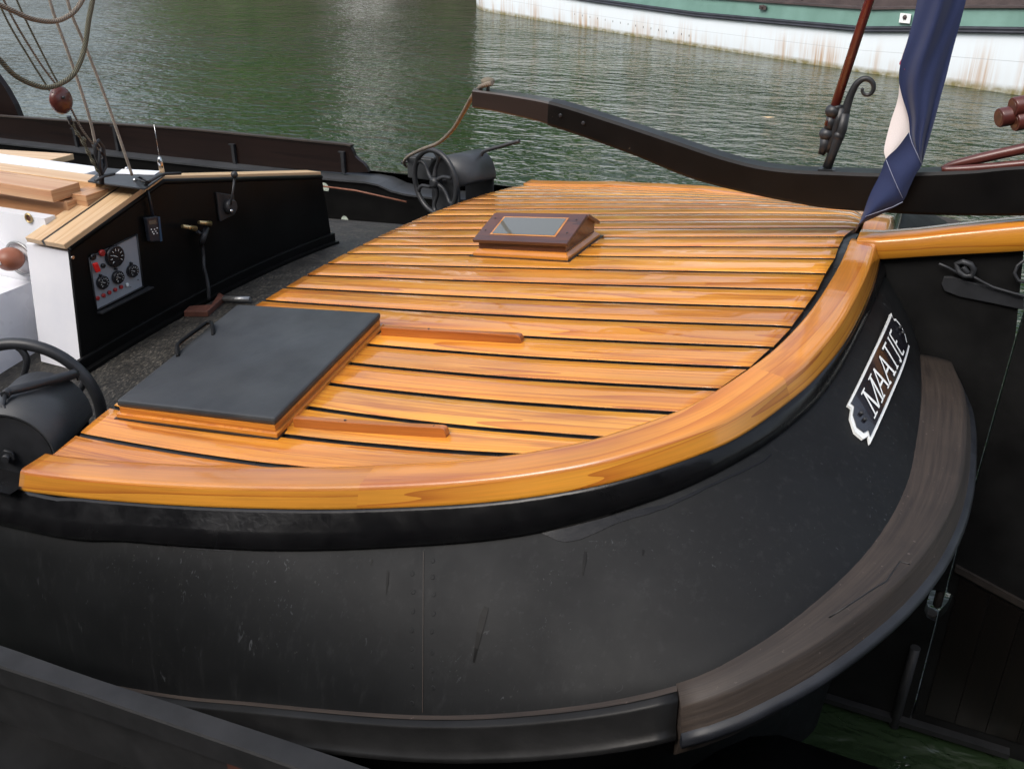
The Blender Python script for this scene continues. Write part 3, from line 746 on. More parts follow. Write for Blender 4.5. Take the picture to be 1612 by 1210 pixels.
# flag
fl=empty('flag',ony(1400,300,0),'limp navy blue flag with white and red fold hanging over the tiller','flag')
def sheet(Lp,Rp,y0,fold,n=60,mm=24,ph=0,th=.0,yr=None):
    Lc=catmull(Lp,n); Rc=catmull(Rp,n); rows=[]
    for j in range(mm+1):
        t=j/mm; row=[]
        for k in range(n):
            px=Lc[k].x+(Rc[k].x-Lc[k].x)*t; py=Lc[k].y+(Rc[k].y-Lc[k].y)*t
            y=y0(k/(n-1),t)+fold(k/(n-1),t); row.append(ony(px,py,y))
        rows.append(row)
    return rows
def fold1(s,t): return .042*math.cos(2*math.pi*(t*1.05+.02))*(1-.75*s)+.008*math.sin(2*math.pi*(t*2.6+s*1.3))
rowsA=sheet([(1462,-110),(1444,0),(1429,62),(1418,98),(1415,125),(1420,152),(1430,185),(1433,215),(1441,240),(1450,259)],[(1545,-110),(1521,0),(1500,79),(1490,120),(1483,145),(1474,180),(1465,212),(1459,232),(1454,250),(1451,262)],lambda s,t:-.02-.05*s,fold1)
mb=MB(); mb.grid(rowsA,0,True); mb.build('blue_stripe','blue',fl)
rowsB=sheet([(1428,66),(1418,98),(1414,152),(1402,192),(1392,233),(1394,250)],[(1450,66),(1450,98),(1450,150),(1450,190),(1447,215),(1420,238)],lambda s,t:.015-.045*s,lambda s,t:.004*math.sin(6*t+3*s))
mb=MB(); mb.grid(rowsB,0,True); mb.build('white_stripe','flagwhite',fl)
rowsR=sheet([(1436,45),(1426,80),(1416,99),(1418,104)],[(1450,45),(1440,80),(1432,100),(1424,110)],lambda s,t:-.012-.02*s,lambda s,t:0)
mb=MB(); mb.grid(rowsR,0,True); mb.build('red_stripe','flagred',fl)
rowsC=sheet([(1431,208),(1413,232),(1395,250),(1385,275),(1370,305),(1360,332),(1352,352)],[(1450,256),(1450,262),(1441,276),(1432,295),(1420,318),(1392,335),(1356,352)],lambda s,t:-.075,lambda s,t:.012*math.sin(5*t+2.5*s)-.010*math.sin(math.pi*t))
mb=MB(); mb.grid(rowsC,0,True); fl2=mb.build('lower_fold','blue',fl)
mb=MB()
def seamline(L,y,r=.0011): mb.tube([ony(px,py,y) for px,py in L],r,5)
seamline([(1431,209),(1436,226),(1444,243),(1450,257)],-.098); seamline([(1395,252),(1403,272),(1412,293),(1421,312)],-.104); seamline([(1421,318),(1405,326),(1385,333),(1362,341)],-.098)
mb.build('stitching','thread',fl)
# red crutch lying on tiller + three poles
mb=MB()
def bar(L,y,r): mb.tube(catmull([tuple(ony(px,py,y)) for px,py in L],30),r,12)
bar([(1483,266),(1500,259),(1540,250),(1580,241),(1640,228),(1700,214)],-.0,[.009+.008*min(1,k/8) for k in range(30)])
bar([(1483,267),(1520,266),(1560,263),(1612,258),(1700,250)],-.025,[.009+.004*min(1,k/6) for k in range(30)])
tag(mb.build('boom_crutch','polered'),'dark red tapered wooden fork lying on top of the tiller','crutch')
for i,(px,py,lab) in enumerate(((1572,186,'dark red round pole end, leftmost of the bundle of three'),(1594,169,'dark red round pole end, topmost of the bundle of three'),(1597,192,'dark red round pole end, lowest right of the bundle of three'))):
    t=empty('boat_pole',ony(px,py,.12),lab,'pole','bundle of dark red poles')
    a=ony(px,py,.12); d=Vector((.85,.50,.17)).normalized(); mb=MB(); r=.031
    mb.tube([a,a+d*.004,a+d*1.6],[r*.93,r,r],20,cap=True); mb.build('shaft','polered',t)
    mb=MB(); mb.tube([a-d*.0012,a-d*.001+d*.002],r*.70,20); mb.build('end_grain','mahog',t)
mb=MB(); mb.tube([(3.0,0,.80),(3.0,.02,.90),(3.02,.30,.955),(3.05,.62,.965)],.013,8); mb.tube([(3.05,.62,.965),(3.05,.66,1.06)],.012,8); mb.build('pole_rest','iron',til)
# ---- hatch
topf=lambda X,Y: dk(X,Y)+.062
hc=[onf(*q,topf) for q in ((182,630),(432,659),(600,491),(374,478))]
# planarise
mb=MB(); th=.024
mb.box8([p-Vector((0,0,th)) for p in hc]+hc); hatch=mb.build('hatch_lid','lid',SH,bevel=.009)
mb=MB(); pts=[onf(*q,lambda X,Y:dk(X,Y)+.075) for q in ((279,553),(279,545),(282,540),(300,526),(318,513),(325,508),(331,507),(334,512),(335,520))]
pts[0].z-=.02; pts[-1].z-=.02
mb.tube(catmull([tuple(p) for p in pts],40),.0075,10); mb.build('handle','bulk',hatch)
cx=sum((p for p in hc),Vector())/4
def toward(p,q,d): return p+(q-p).normalized()*d
def hring(exp,z0,z1):
    e1=(hc[1]-hc[0]).normalized(); e2=(hc[3]-hc[0]).normalized(); s=[(-1,-1),(1,-1),(1,1),(-1,1)]
    o=[]
    for p,(a,b) in zip(hc,s):
        q=p+e1*a*exp+e2*b*exp; o.append(Vector((q.x,q.y,0)))
    return [Vector((q.x,q.y,D_(q.x,q.y)+z0)) for q in o],[Vector((q.x,q.y,D_(q.x,q.y)+z1)) for q in o]
mb=MB()
for e,z0,z1,mi in ((-.004,.0,.037,0),(.006,.0,.016,0)):
    b,t=hring(e,z0,z1); mb.box8(b+t,mi)
b,t=hring(.012,-.004,.0018)
mb.build('hatch_frame','rim',hatch,bevel=.003)
mb=MB(); mb.box8(b+t); mb.build('frame_caulk','caulk',hatch)
# hatch runners
def runner(pa,pb,w=.022,h=.030,name='hatch_runner'):
    a=onf(*pa,lambda X,Y:dk(X,Y)); b=onf(*pb,lambda X,Y:dk(X,Y)); d=(b-a); dn=Vector((d.x,d.y,0)).normalized(); s=Vector((-dn.y,dn.x,0))*w
    prof=[(0,0),(0,h),(.965,h),(.985,h*.9),(.996,h*.6),(1,h*.25)]
    mb=MB(); L=[];Rr=[]
    n=14; rows=[[],[],[],[]]
    for t in (0,.2,.4,.6,.8,.93,.96,.975,.985,.993,1.):
        hh=np.interp(t,[p[0] for p in prof[1:]],[p[1] for p in prof[1:]]); p=a+d*t; z=D_(p.x,p.y)
        rows[0].append(Vector((p.x,p.y,z))); rows[1].append(Vector((p.x,p.y,z+hh))+Vector((0,0,0))); q=p+s; rows[2].append(Vector((q.x,q.y,z+hh))); rows[3].append(Vector((q.x,q.y,z)))
    mb.grid(rows[:2],0,False); mb.grid(rows[1:3],0,False); mb.grid(rows[2:],0,False); mb.ngon([r[0] for r in rows]); mb.ngon([r[-1] for r in rows])
    o=mb.build(name,'mahogmid',SH,bevel=.003)
    mb=MB()
    for t in (.35,.92): 
        p=a+d*t+s*.5; z=D_(p.x,p.y)+h-.001-(.002 if t>.9 else 0); mb.disc((p.x,p.y,z),(0,0,1),.004,.0015,10)
    mb.split('screw','iron',o)
runner((600,528),(820,541)); runner((462,672),(702,689))
# ---- skylight
kb=lambda X,Y:dk(X,Y)
b0=onf(738,404,kb); b1=onf(896,413,kb); b2=onf(951,371,kb); b3=b0+(b2-b1)
def lift(p,z): return Vector((p.x,p.y,D_(p.x,p.y)+z))
ctr=(b0+b1+b2+b3)/4
def ins(p,e,f): # inset in both directions
    ex=(b1-b0).normalized(); ey=(b3-b0).normalized(); s=Vector(p-ctr); sx=1 if s.dot(ex)>0 else -1; sy=1 if s.dot(ey)>0 else -1
    return p-ex*sx*e-ey*sy*f
base=[b0,b1,b2,b3]
mb=MB()
def ringbox(e0,z0,e1,z1):
    lo=[lift(ins(p,e0,e0),z0) for p in base]; hi=[lift(ins(p,e1,e1),z1) for p in base]; mb.box8(lo+hi)
ringbox(0.012,0,.014,.012); ringbox(.014,.012,.030,.026)
skb=mb.build('skylight','teak',SH,bevel=.003)
mb=MB(); lo=[lift(p,-.004) for p in base]; hi=[lift(p,.0018) for p in base]; mb.box8(lo+hi); mb.build('skylight_caulk','caulk',skb)
mb=MB()
q=[ins(p,.034,.034) for p in base]; zb_=[lift(p,.022) for p in q]
ex=(b1-b0).normalized(); ey=(b3-b0).normalized()
zt=.060
eave=[lift(p,zt) for p in q]; rid0=(eave[0].lerp(eave[3],.62)); rid1=(eave[1].lerp(eave[2],.62)); rid0.z+=.055; rid1.z+=.055
# walls
mb.quad(zb_[0],zb_[1],eave[1],eave[0]); mb.quad(zb_[2],zb_[3],eave[3],eave[2])
mb.ngon([zb_[1],zb_[2],eave[2],rid1,eave[1]]); mb.ngon([zb_[3],zb_[0],eave[0],rid0,eave[3]])
mb.build('housing','mahog',skb)
def slab(a,b,c,d,t,mb,mi=0):
    nn=(b-a).cross(d-a).normalized(); nn=nn if nn.z>0 else -nn; mb.box8([a,b,c,d]+[p+nn*t for p in (a,b,c,d)],mi); return nn
mb=MB()
o_=.018
def roof(e0,e1,r0,r1):
    down0=(e0-r0).normalized(); down1=(e1-r1).normalized(); x_=(e1-e0).normalized()
    return e0+down0*o_-x_*o_,e1+down1*o_+x_*o_,r1+x_*o_,r0-x_*o_
A,B,C2,D2=roof(eave[0],eave[1],rid0,rid1)
nn=slab(A,B,C2,D2,.014,mb); near=(A,B,C2,D2,nn)
A2,B2,C3,D3=roof(eave[3],eave[2],rid0,rid1); slab(A2,B2,C3,D3,.014,mb)
roofo=mb.build('roof_frame','mahog',skb,bevel=.002)
def onroof(u,v,h): 
    a=A.lerp(B,u); b=D2.lerp(C2,u); return a.lerp(b,v)+nn*h
mb=MB(); mb.quad(onroof(.145,.20,.0152),onroof(.845,.20,.0152),onroof(.845,.86,.0152),onroof(.145,.86,.0152)); mb.build('glazing_bead','rim',skb)
mb=MB(); mb.quad(onroof(.165,.235,.0162),onroof(.825,.235,.0162),onroof(.825,.825,.0162),onroof(.165,.825,.0162)); mb.build('pane','glass',skb)
mb=MB()
for u_,v_ in ((.06,.35),(.06,.8),(.93,.35),(.93,.8)): mb.disc(onroof(u_,v_,.0135),nn,.004,.002,10)
mb.split('screw','iron',skb)
# ---- side deck floor and bulwarks
mb=MB(); rows=[]
for y in np.linspace(-1.9,1.9,50):
    xa=-4.6; xb=xfront(y)+.03
    rows.append([(xa+(xb-xa)*k/20,y,float(floor(xa+(xb-xa)*k/20,y))) for k in range(21)])
mb.grid(rows,0,True); mb.build('side_deck','nonslip',SH)
# near bulwark cap forward of the rim
mb=MB(); cap=[Vector((-3.4,-1.99,S_(-3.4)-.05)),Vector((-1.5,-1.975,S_(-1.5)-.05)),Vector((-.02,-1.905,-.05))]
cap=catmull([tuple(p) for p in cap],30)
mb.grid([push(cap,.012,0),push(cap,.010,.006),push(cap,-.09,.006),push(cap,-.09,-.2)],0,False); mb.build('bulwark_cap','gloss',SH)
# far bulwark
fb=lambda x,z,y=1.75:(x,y,z)
def fy(px,py,y=1.75): return ony(px,py,y)
tops=[fy(0,226),fy(260,255),fy(520,283),fy(592,289),fy(612,300),fy(640,307),fy(700,315),fy(800,318)]
xs=[p.x for p in tops]; zs=[p.z for p in tops]
mb=MB()
n=60; X_=np.linspace(-5.5,0.3,n)
zt_=[float(np.interp(x,xs,zs)) for x in X_]
ra=[Vector((x,1.75,float(floor(x,1.75))-.02)) for x in X_]; rb=[Vector((x,1.75,z)) for x,z in zip(X_,zt_)]
rc=[Vector((x,1.73,z)) for x,z in zip(X_,zt_)]; rd=[Vector((x,1.73,z+.012)) for x,z in zip(X_,zt_)]; re=[Vector((x,1.93,z+.016)) for x,z in zip(X_,zt_)]; rf=[Vector((x,1.94,z-.6)) for x,z in zip(X_,zt_)]
mb.grid([ra,rb],0,False); mb.grid([rb,rc,rd,re],1,False); mb.grid([re,rf],0,False)
mb.build('far_bulwark',['bulk','coverpaint'],SH)
mb=MB()   # freeing ports showing pale water
for px,py,rx,rz in ((511,296,.034,.036),(543,349,.030,.040)):
    p=ony(px,py,1.745); mb.ngon([(p.x+rx*math.cos(a)*1.,1.7455,p.z+rz*max(math.sin(a),-.55)) for a in np.linspace(0,2*math.pi,24,endpoint=False)])
mb.split('freeing_port','portlight',SH)
mb=MB(); mb.tube([ony(505,293,1.70),ony(560,300,1.70),ony(640,318,1.70)],.006,8); mb.build('steering_rod','rustrod',SH)
mb=MB(); a_=ony(-80,176,1.85); 
L=[ony(-400,150,1.85),ony(0,184,1.85),ony(300,205,1.85),ony(545,229,1.85),ony(551,231,1.85),ony(555,238,1.85),ony(558,246,1.85),ony(564,252,1.85),ony(571,257,1.85),ony(576,263,1.85),ony(580,271,1.85),ony(540,272,1.85),ony(0,228,1.85),ony(-400,190,1.85)]
mb.prism(L,(0,.03,0)); mb.build('bulwark_board','darkbrown',SH)
mb=MB(); L1=[ony(x,y,1.845) for x,y in ((-400,148),(0,183),(300,204),(545,228),(552,230))]; mb.grid([[p+Vector((0,-.004,.004)) for p in L1],[p+Vector((0,.038,.004)) for p in L1],[p+Vector((0,.038,-.006)) for p in L1],[p+Vector((0,-.004,-.006)) for p in L1]],0,False,closed=True)
mb.build('board_capping','timber',SH)
mb=MB()
for px,t_,b_ in ((178,199,262),(115,203,255),(365,228,264),(538,240,273)):
    p=ony(px,t_,1.83); q=ony(px+2,b_,1.83); mb.box(p.x-.012,p.x+.012,1.828,1.85,q.z,p.z); mb.box(p.x-.03,p.x+.015,1.826,1.85,p.z-.004,p.z+.004)
mb.split('board_bracket','iron',SH)
mb=MB(); a=ony(0,130,2.02); L=[ony(-200,60,2.02),ony(-40,80,2.02),ony(-10,115,2.02),ony(8,140,2.02),ony(22,165,2.02),ony(32,190,2.02),ony(60,330,2.02),ony(-200,330,2.02)]
mb.prism(L,(0,.05,0)); mb.build('leeboard','darkbrown',SH)
# ---- bulkhead
BX=lambda y:-.47-.065*(y+1.2)
BA=np.array(onf(133,583,floor)); BB=np.array(onf(525,382,floor)); BN=np.array([BB[1]-BA[1],-(BB[0]-BA[0]),0]); BN=BN/np.linalg.norm(BN); KX=BN[1]/BN[0]; print('BULK',BA,BB,KX)
def onb(px,py,off=0):
    d=ray(px,py); t=((BA+np.array([off,0,0])-CP)@BN)/(d@BN); return Vector(CP+d*t)
bp=[onb(*q) for q in ((135,600),(130,590),(110,392),(256,284),(506,277),(522,374),(524,386))]
bp[0].z=float(floor(-.45,bp[0].y))-.02; bp[-1].z=float(floor(-.5,bp[-1].y))-.02
bp=[bp[0]]+bp[2:]
wall=MB(); wall.prism(bp,(-.012,0,0)); bh=wall.build('cabin_bulkhead','bulk',SH,bevel=0)
mb=MB(); mb.tube([bp[1]+Vector((-.004,0,0)),bp[2]+Vector((-.004,0,-.006)),bp[3]+Vector((-.004,0,-.006))],.012,10); mb.build('edge_roll','bulk',bh)
mb=MB(); pa,pb=onb(112,596,.012),onb(527,382,.012)
pa.z=float(floor(pa.x,pa.y)); pb.z=float(floor(pb.x,pb.y))
rws=[];nn_=20
def base_row(dx,dz): return [Vector((pa.x+(pb.x-pa.x)*k/nn_+dx,pa.y+(pb.y-pa.y)*k/nn_,float(floor(-.45,pa.y+(pb.y-pa.y)*k/nn_))+dz)) for k in range(nn_+1)]
mb.grid([base_row(-.01,.045),base_row(.004,.045),base_row(.006,.040),base_row(.006,.004),base_row(.03,.004),base_row(.03,-.01)],0,False); mb.build('base_angle','bulk',bh)
# white coaming box behind the bulkhead
dx=Vector((-.20,0,0))
near_t=bp[1]+Vector((-.014,0,0)); 
mb=MB()
w0=bp[1]+Vector((-.0135,0,-.012)); w1=Vector((w0.x,bp[0].y,bp[0].z)); 
u1=Vector((-.005-KX*(bp[2].y-w0.y),0,0))
mb.box8([Vector((w0.x-.225,w1.y,w1.z)),Vector((w0.x,w1.y,w1.z)),Vector((w0.x,bp[2].y,w1.z))+u1,Vector((w0.x-.225,bp[2].y,w1.z))+u1,Vector((w0.x-.225,w0.y,w0.z)),w0,Vector((w0.x,bp[2].y,bp[2].z-.03))+u1,Vector((w0.x-.225,bp[2].y,bp[2].z-.03))+u1])
mb.build('coaming_side','whiteside',SH)
# planks on sloping coaming
e0=bp[1]+Vector((0,-.018,.004)); e1=bp[2]+Vector((0,0,.004))
def plk(x0,x1,t,matn,name,s0=0,s1=1):
    mb=MB(); a=e0.lerp(e1,s0); b=e0.lerp(e1,s1); up_=(e1-e0).cross(Vector((1,0,0))).normalized(); up_=up_ if up_.z>0 else -up_
    mb.box8([a+Vector((x0,0,0)),a+Vector((x1,0,0)),b+Vector((x1,0,0)),b+Vector((x0,0,0))]+[p+up_*t for p in (a+Vector((x0,0,0)),a+Vector((x1,0,0)),b+Vector((x1,0,0)),b+Vector((x0,0,0)))])
    return mb.build(name,matn,SH,bevel=.002)
plk(-.105,.002,.022,'lightpine','coaming_plank'); plk(-.205,-.118,.022,'lightpine','coaming_plank'); plk(-.119,-.104,.0195,'caulk','plank_gap')
# flat top trim to the right
t0=bp[2].lerp(bp[3],.0); t1=bp[3]
mb=MB(); mb.box8([t0+Vector((-.10,0,.0)),t0+Vector((-.012,0,.0)),t1+Vector((-.012,.015,.0)),t1+Vector((-.10,.015,0)),t0+Vector((-.10,0,.016)),t0+Vector((-.012,0,.016)),t1+Vector((-.012,.015,.016)),t1+Vector((-.10,.015,.016))])
mb.build('top_trim','lightpine',SH,bevel=.002)
# black plate with eye for the sheet
mb=MB(); zpl=float(bp[2].z)+.03
pq=[onz(x,y,zpl) for x,y in ((138,285),(228,297),(262,273),(165,264))]
mb.box8([p-Vector((0,0,.006)) for p in pq]+pq); tp_=mb.build('sheet_plate','coverpaint',SH)
mb=MB(); pq2=[onz(x,y,zpl+.003) for x,y in ((182,273),(243,275),(252,269),(192,266))]; mb.box8([p-Vector((0,0,.002)) for p in pq2]+pq2); mb.build('white_pad','white',tp_)
mb=MB()
for x,y in ((158,281),(213,285),(200,267)): 
    p=onz(x,y,zpl); mb.sphere(p+Vector((0,0,.004)),.010,0,12,(1,1,.8))
mb.split('dome_nut','chrome',tp_)
mb=MB(); p=onz(215,286,zpl); q=onz(230,292,zpl+.01); mb.tube([p+Vector((0,0,.012)),q+Vector((0,0,.012)),q+Vector((.0,.02,.012)),p+Vector((0,.02,.012))],.005,8,closed=True)
mb.tube([onz(228,292,zpl),onz(238,284,zpl+.02),onz(252,276,zpl+.02),onz(258,274,zpl+.01),onz(285,273,zpl)],.006,8); mb.build('shackle','iron',tp_)
# antenna stub
mb=MB(); p=onb(255,272,-.05); mb.tube([p,p+Vector((0,0,.05)),p+Vector((0,0,.062)),p+Vector((0,0,.068))],[.0115,.0115,.008,.003],14); an=mb.build('antenna_base','chrome',SH)
mb=MB(); mb.tube([p+Vector((0,0,.06)),p+Vector((.0,0,.20))],.0010,6); mb.build('whip','chrome',an)
# ---- instrument panel
c0,c1,c2,c3=onb(152,488,.002),onb(225,451,.002),onb(215,369,.002),onb(140,406,.002)
mb=MB(); mb.box8([c0-Vector((.004,0,0)),c1-Vector((.004,0,0)),c2-Vector((.004,0,0)),c3-Vector((.004,0,0)),c0,c1,c2,c3]); pan=mb.build('instrument_panel','panel',SH)
mb=MB()
fr=[(c0,c1),(c1,c2),(c2,c3),(c3,c0)]
for a,b in fr: mb.tube([a+Vector((.001,0,0)),b+Vector((.001,0,0))],.0035,6)
mb.box8([c0+Vector((0,0,-.016)),c1+Vector((0,.03,-.016)),c1+Vector((.03,.03,-.012)),c0+Vector((.03,0,-.012)),c0+Vector((0,0,-.008)),c1+Vector((0,.03,-.008)),c1+Vector((.03,.03,-.006)),c0+Vector((.03,0,-.006))])
mb.build('panel_frame','iron',pan)
NX=Vector(BN)
def dial(px,py,r,nm='gauge'):
    c=onb(px,py,.003); mb=MB(); mb.tube([c,c+NX*.012,c+NX*.016],[r,r,r*.9],28,0); mb.tube([c+NX*.0165,c+NX*.017],r*.78,28,0)
    for k in range(9):
        a=R(-130+k*32.5); d=Vector((0,math.sin(a),math.cos(a))); p=c+NX*.0176+d*r*.62; mb.obox(p,NX*.0004,d*r*.11,d.cross(NX)*r*.022,1)
    a=R(-60); d=Vector((0,math.sin(a),math.cos(a))); mb.obox(c+NX*.018+d*r*.18,NX*.0004,d*r*.26,d.cross(NX)*r*.025,1)
    mb.build(nm,['dialface','whitemark'],pan)
dial(179,403,.044); dial(160,444,.027); dial(184,436,.027); dial(207,426,.027)
def knob(px,py,r,matn,nm,h=.012):
    c=onb(px,py,.003); mb=MB(); mb.tube([c,c+NX*h*.8,c+NX*h],[r,r,r*.75],14); mb.build(nm,matn,pan)
knob(159,398,.0135,'redlamp','warning_lamp'); 
for k in range(5): knob(153+k*9.2,469-k*4.4,.0085,'redlamp','fuse_button',.008)
knob(199,448,.008,'whitemark','white_button',.008); knob(145,404,.013,'dialface','switch'); knob(161,418,.009,'dialface','switch'); knob(157,433,.005,'dialface','switch'); knob(181,423,.005,'dialface','switch'); knob(205,414,.005,'dialface','switch')
for q in ((165,467),(205,451),(217,440)): knob(*q,.003,'chrome','screw',.003)
c=onb(152,421,.02); mb=MB(); mb.obox(c,(.006,0,0),(0,.011,0),(0,-.004,.02),0); mb.build('key_tag','brightred',pan,bevel=.004)
c=onb(114,405,.003); mb=MB(); mb.disc(c,NX,.007,.004,14); mb.build('grommet','chrome',bh)
# handheld radio hanging
rd_=empty('handheld_radio',onb(243,360,.03),'small black and blue handheld radio hanging on the black bulkhead','handheld radio')
def ob(px,py,o=.03): return onb(px,py,o)
mb=MB(); a=[ob(237,381),ob(254,380),ob(249,340),ob(231,343)]
mb.box8([p-NX*.022 for p in a]+a); mb.build('body','radio',rd_,bevel=.004)
mb=MB(); b=[ob(252,380,.029),ob(255,379,.029),ob(251,341,.029),ob(248,342,.029)]; mb.box8([p-NX*.016 for p in b]+[p+NX*.003 for p in b]); mb.build('side_trim','radioblue',rd_)
mb=MB(); b=[ob(235,354,.031),ob(247,352,.031),ob(245,346,.031),ob(234,348,.031)]; mb.quad(*b); mb.build('screen','lcd',rd_)
mb=MB()
for q in ((238,361),(243,361),(247,359),(240,365),(245,364),(242,368),(247,367)): mb.disc(ob(*q,.030),NX,.003,.002,8)
mb.build('keypad','whitemark',rd_)
mb=MB(); mb.tube([ob(241,343,.02),ob(237,320,.02),ob(232,300,.025)],[.007,.006,.006],10); mb.build('aerial','radio',rd_)
# engine control lever on bulkhead
c=onb(356,325,.0); mb=MB(); a=[onb(341,303,.012),onb(369,307,.012),onb(370,338,.012),onb(347,349,.012)]
mb.box8([p-NX*.012 for p in a]+a); ec=mb.build('throttle_plate','iron',SH,bevel=.003)
mb=MB(); c=onb(360,325,.012); mb.tube([c,c+NX*.02,c+NX*.026],[.036,.034,.028],20); c2_=onb(363,332,.03); mb.sphere(c2_,.009); mb.build('throttle_hub','iron',ec)
mb=MB(); mb.sphere(onb(364,332,.045),.008); mb.build('hub_bolt','chrome',ec)
mb=MB(); mb.tube([onb(362,328,.03),onb(366,305,.05),onb(369,282,.05)],.005,8); mb.sphere(onb(369,275,.05),.016); mb.build('throttle_lever','iron',ec)
# bracket with two brass taps and hose
mb=MB(); mb.tube([onb(318,368,.02),onb(325,360,.04),onb(320,375,.05),onb(316,385,.03)],.013,10); mb.tube([onb(310,364,.03),onb(320,372,.03)],.008,8)
mb.tube(catmull([tuple(p) for p in (onb(317,380,.03),onb(320,400,.03),onb(321,420,.04),onb(325,436,.05),onb(328,452,.06),onb(329,472,.06))],24),.008,8); tapo=mb.build('cock_valve','iron',SH)
mb=MB()
for a,b in (((287,356),(308,360)),((313,350),(331,352))): mb.tube([onb(*a,.05),onb(*b,.05)],[.008,.012],10)
mb.split('brass_handle','brass',tapo)
# brown block and pipe lying on side deck
fl_=lambda X,Y:floor(X,Y)
p0,p1,p2=onf(290,499,fl_),onf(328,499,fl_),onf(355,474,fl_)
def bl(a,b,w,h,mb):
    a,b=Vector(a),Vector(b); d=(b-a).normalized(); s=Vector((-d.y,d.x,0)).normalized()*w; mb.box8([a-s,b-s,b+s,a+s]+[p+Vector((0,0,h)) for p in (a-s,b-s,b+s,a+s)])
mb=MB(); mb.prism([p0,p1,p2,p2+Vector((-.05,.02,0)),p1+Vector((-.04,.07,0)),p0+Vector((-.02,.06,0))],(0,0,.028)); tag(mb.build('wooden_block','brick',None,bevel=.004),'reddish brown angled wooden block lying on the gritty side deck','block')
a=onf(352,470,lambda X,Y:floor(X,Y)+.02); b=onf(394,471,lambda X,Y:floor(X,Y)+.02); mb=MB(); mb.tube([a,b],.0125,18); mb.tube([a-(b-a)*.002,b+(b-a)*.002],.008,12,0); tag(mb.build('steel_pipe','alu'),'short dull steel pipe lying beside the black hatch','pipe')
# ---- winches
def winch(C0,th,sg,wr,cr_,cl,name='leeboard_winch',gap=.06,cover=None):
    """C0 wheel centre; axis towards outboard"""
    out=Vector((math.sin(th),sg*math.cos(th),0)); fwd=Vector((out.y,-out.x,0))*(1 if sg<0 else -1); upv=Vector((0,0,1))
    if fwd.x>0: fwd=-fwd
    C0=Vector(C0)
    mb=MB(); mb.tube([C0-out*.02,C0+out*(cl+gap+.05)],.018,12); s0=C0+out*(gap)
    if cover is not None: s0=Vector(cover)
    zf=float(floor(C0.x,C0.y+sg*.2))
    for t in (.015,cl-.015):
        c=s0+out*t; prof=[]
        for a in np.linspace(0,math.pi,17): prof.append(c+fwd*(cr_-.012)*math.cos(a)+upv*(cr_-.012)*math.sin(a))
        prof.append(c-fwd*(cr_-.012)+upv*(zf-C0.z)); prof.insert(0,c+fwd*(cr_-.012)+upv*(zf-C0.z))
        mb.prism(prof,out*.010)
    mb.tube([s0+out*.03,s0+out*(cl-.03)],cr_*.45,18)
    c=s0+out*(cl+.001); mb.disc(c-upv*.0,out,.024,.012,6); mb.disc(c,out,.012,.028,12)
    w=mb.build(name,'iron',SH)
    mb=MB(); r0=[];r1=[];r2=[];r3=[]
    for a in np.linspace(R(-8),R(188),26):
        d=fwd*math.cos(a)+upv*math.sin(a); r0.append(s0+d*cr_); r1.append(s0+out*cl+d*cr_); r2.append(s0+out*cl+d*(cr_-.006)); r3.append(s0+d*(cr_-.006))
    mb.grid([r0,r1],0,True); mb.grid([r1,r2],0,False); mb.grid([r2,r3],0,True); mb.grid([r3,r0],0,False)
    for k in (0,-1): mb.ngon([r0[k],r1[k],r2[k],r3[k]])
    mb.build('drum_cover','coverpaint',w)
    mb=MB(); ring=[C0+(fwd*math.cos(a)+upv*math.sin(a))*wr for a in np.linspace(0,2*math.pi,64,endpoint=False)]
    mb.tube(ring,.0155 if wr<.22 else .021,12,closed=True)
    mb.tube([C0-out*.028,C0-out*.015,C0+out*.03],[.018,.032,.034],18)
    for k in range(6):
        a0=2*math.pi*k/6+.35; pts=[]
        for t in np.linspace(0,1,12):
            a=a0+.55*math.sin(t*math.pi*.9)*1.0*(t); r=.025+(wr-.025)*t; pts.append(C0+(fwd*math.cos(a)+upv*math.sin(a))*r+out*.012*math.sin(math.pi*t))
        mb.tube(pts,[.014-.003*math.sin(math.pi*t) for t in np.linspace(0,1,12)],8)
    mb.build('spoked_handwheel','iron',w)
    return w,s0,out,fwd,upv
Cf=ony(685,287,1.35)
w1,s1,o1,f1,u1=winch(Cf,R(20),1,.185,.135,.30)
mb=MB(); mb.tube(catmull([tuple(ony(*q,1.62)) for q in ((757,248),(759,241),(765,237),(790,230),(818,222))],20),.0115,8); mb.build('pawl_lever','iron',w1)
mb=MB(); a=ony(668,262,1.55)
mb.obox(a,(.085,0,0),(0,.06,0),(0,0,.065)); mb.box(a.x-.10,a.x+.10,1.5,1.6,a.z+.06,a.z+.075); mb.build('fairlead_box','coverpaint',w1,bevel=.006)
mb=MB(); p=ony(632,256,1.6); mb.tube([p,ony(650,254,1.6)],.009,8); mb.build('cleat_pin','iron',w1)
I_=ony(78,645,-1.50); O_=onz(14,716,I_.z); ax_=(O_-I_); print('NEARW',I_,O_,ax_)
Cn=ony(48,641,-1.43)
w2,s2,o2,f2,u2=winch(Cn,math.atan2(ax_.x,-ax_.y),-1,.250,.145,ax_.length,gap=.05,cover=I_)
def onnear(px,py,off=.006):
    # point on the near cover cylinder
    d=np.array(ray(px,py)); best=None
    for t in np.linspace(.5,5,3000):
        p=Vector(CP+d*t); q=p-s2; ax=q.dot(o2); rad=q-o2*ax
        if rad.length<.145+off and -.05<ax<.42: return p
    return None
L=[onnear(*q,.02) for q in ((8,622),(14,616),(30,612),(60,604),(90,596),(119,588))]
if all(L):
    mb=MB(); mb.tube(catmull([tuple(p) for p in L],20),[.014+.004*k/19 for k in range(20)],8); mb.tube([L[0],L[0]+Vector((.02,-.03,-.02)),L[0]+Vector((.05,-.04,-.03))],.007,8); mb.build('pawl_lever','iron',w2)
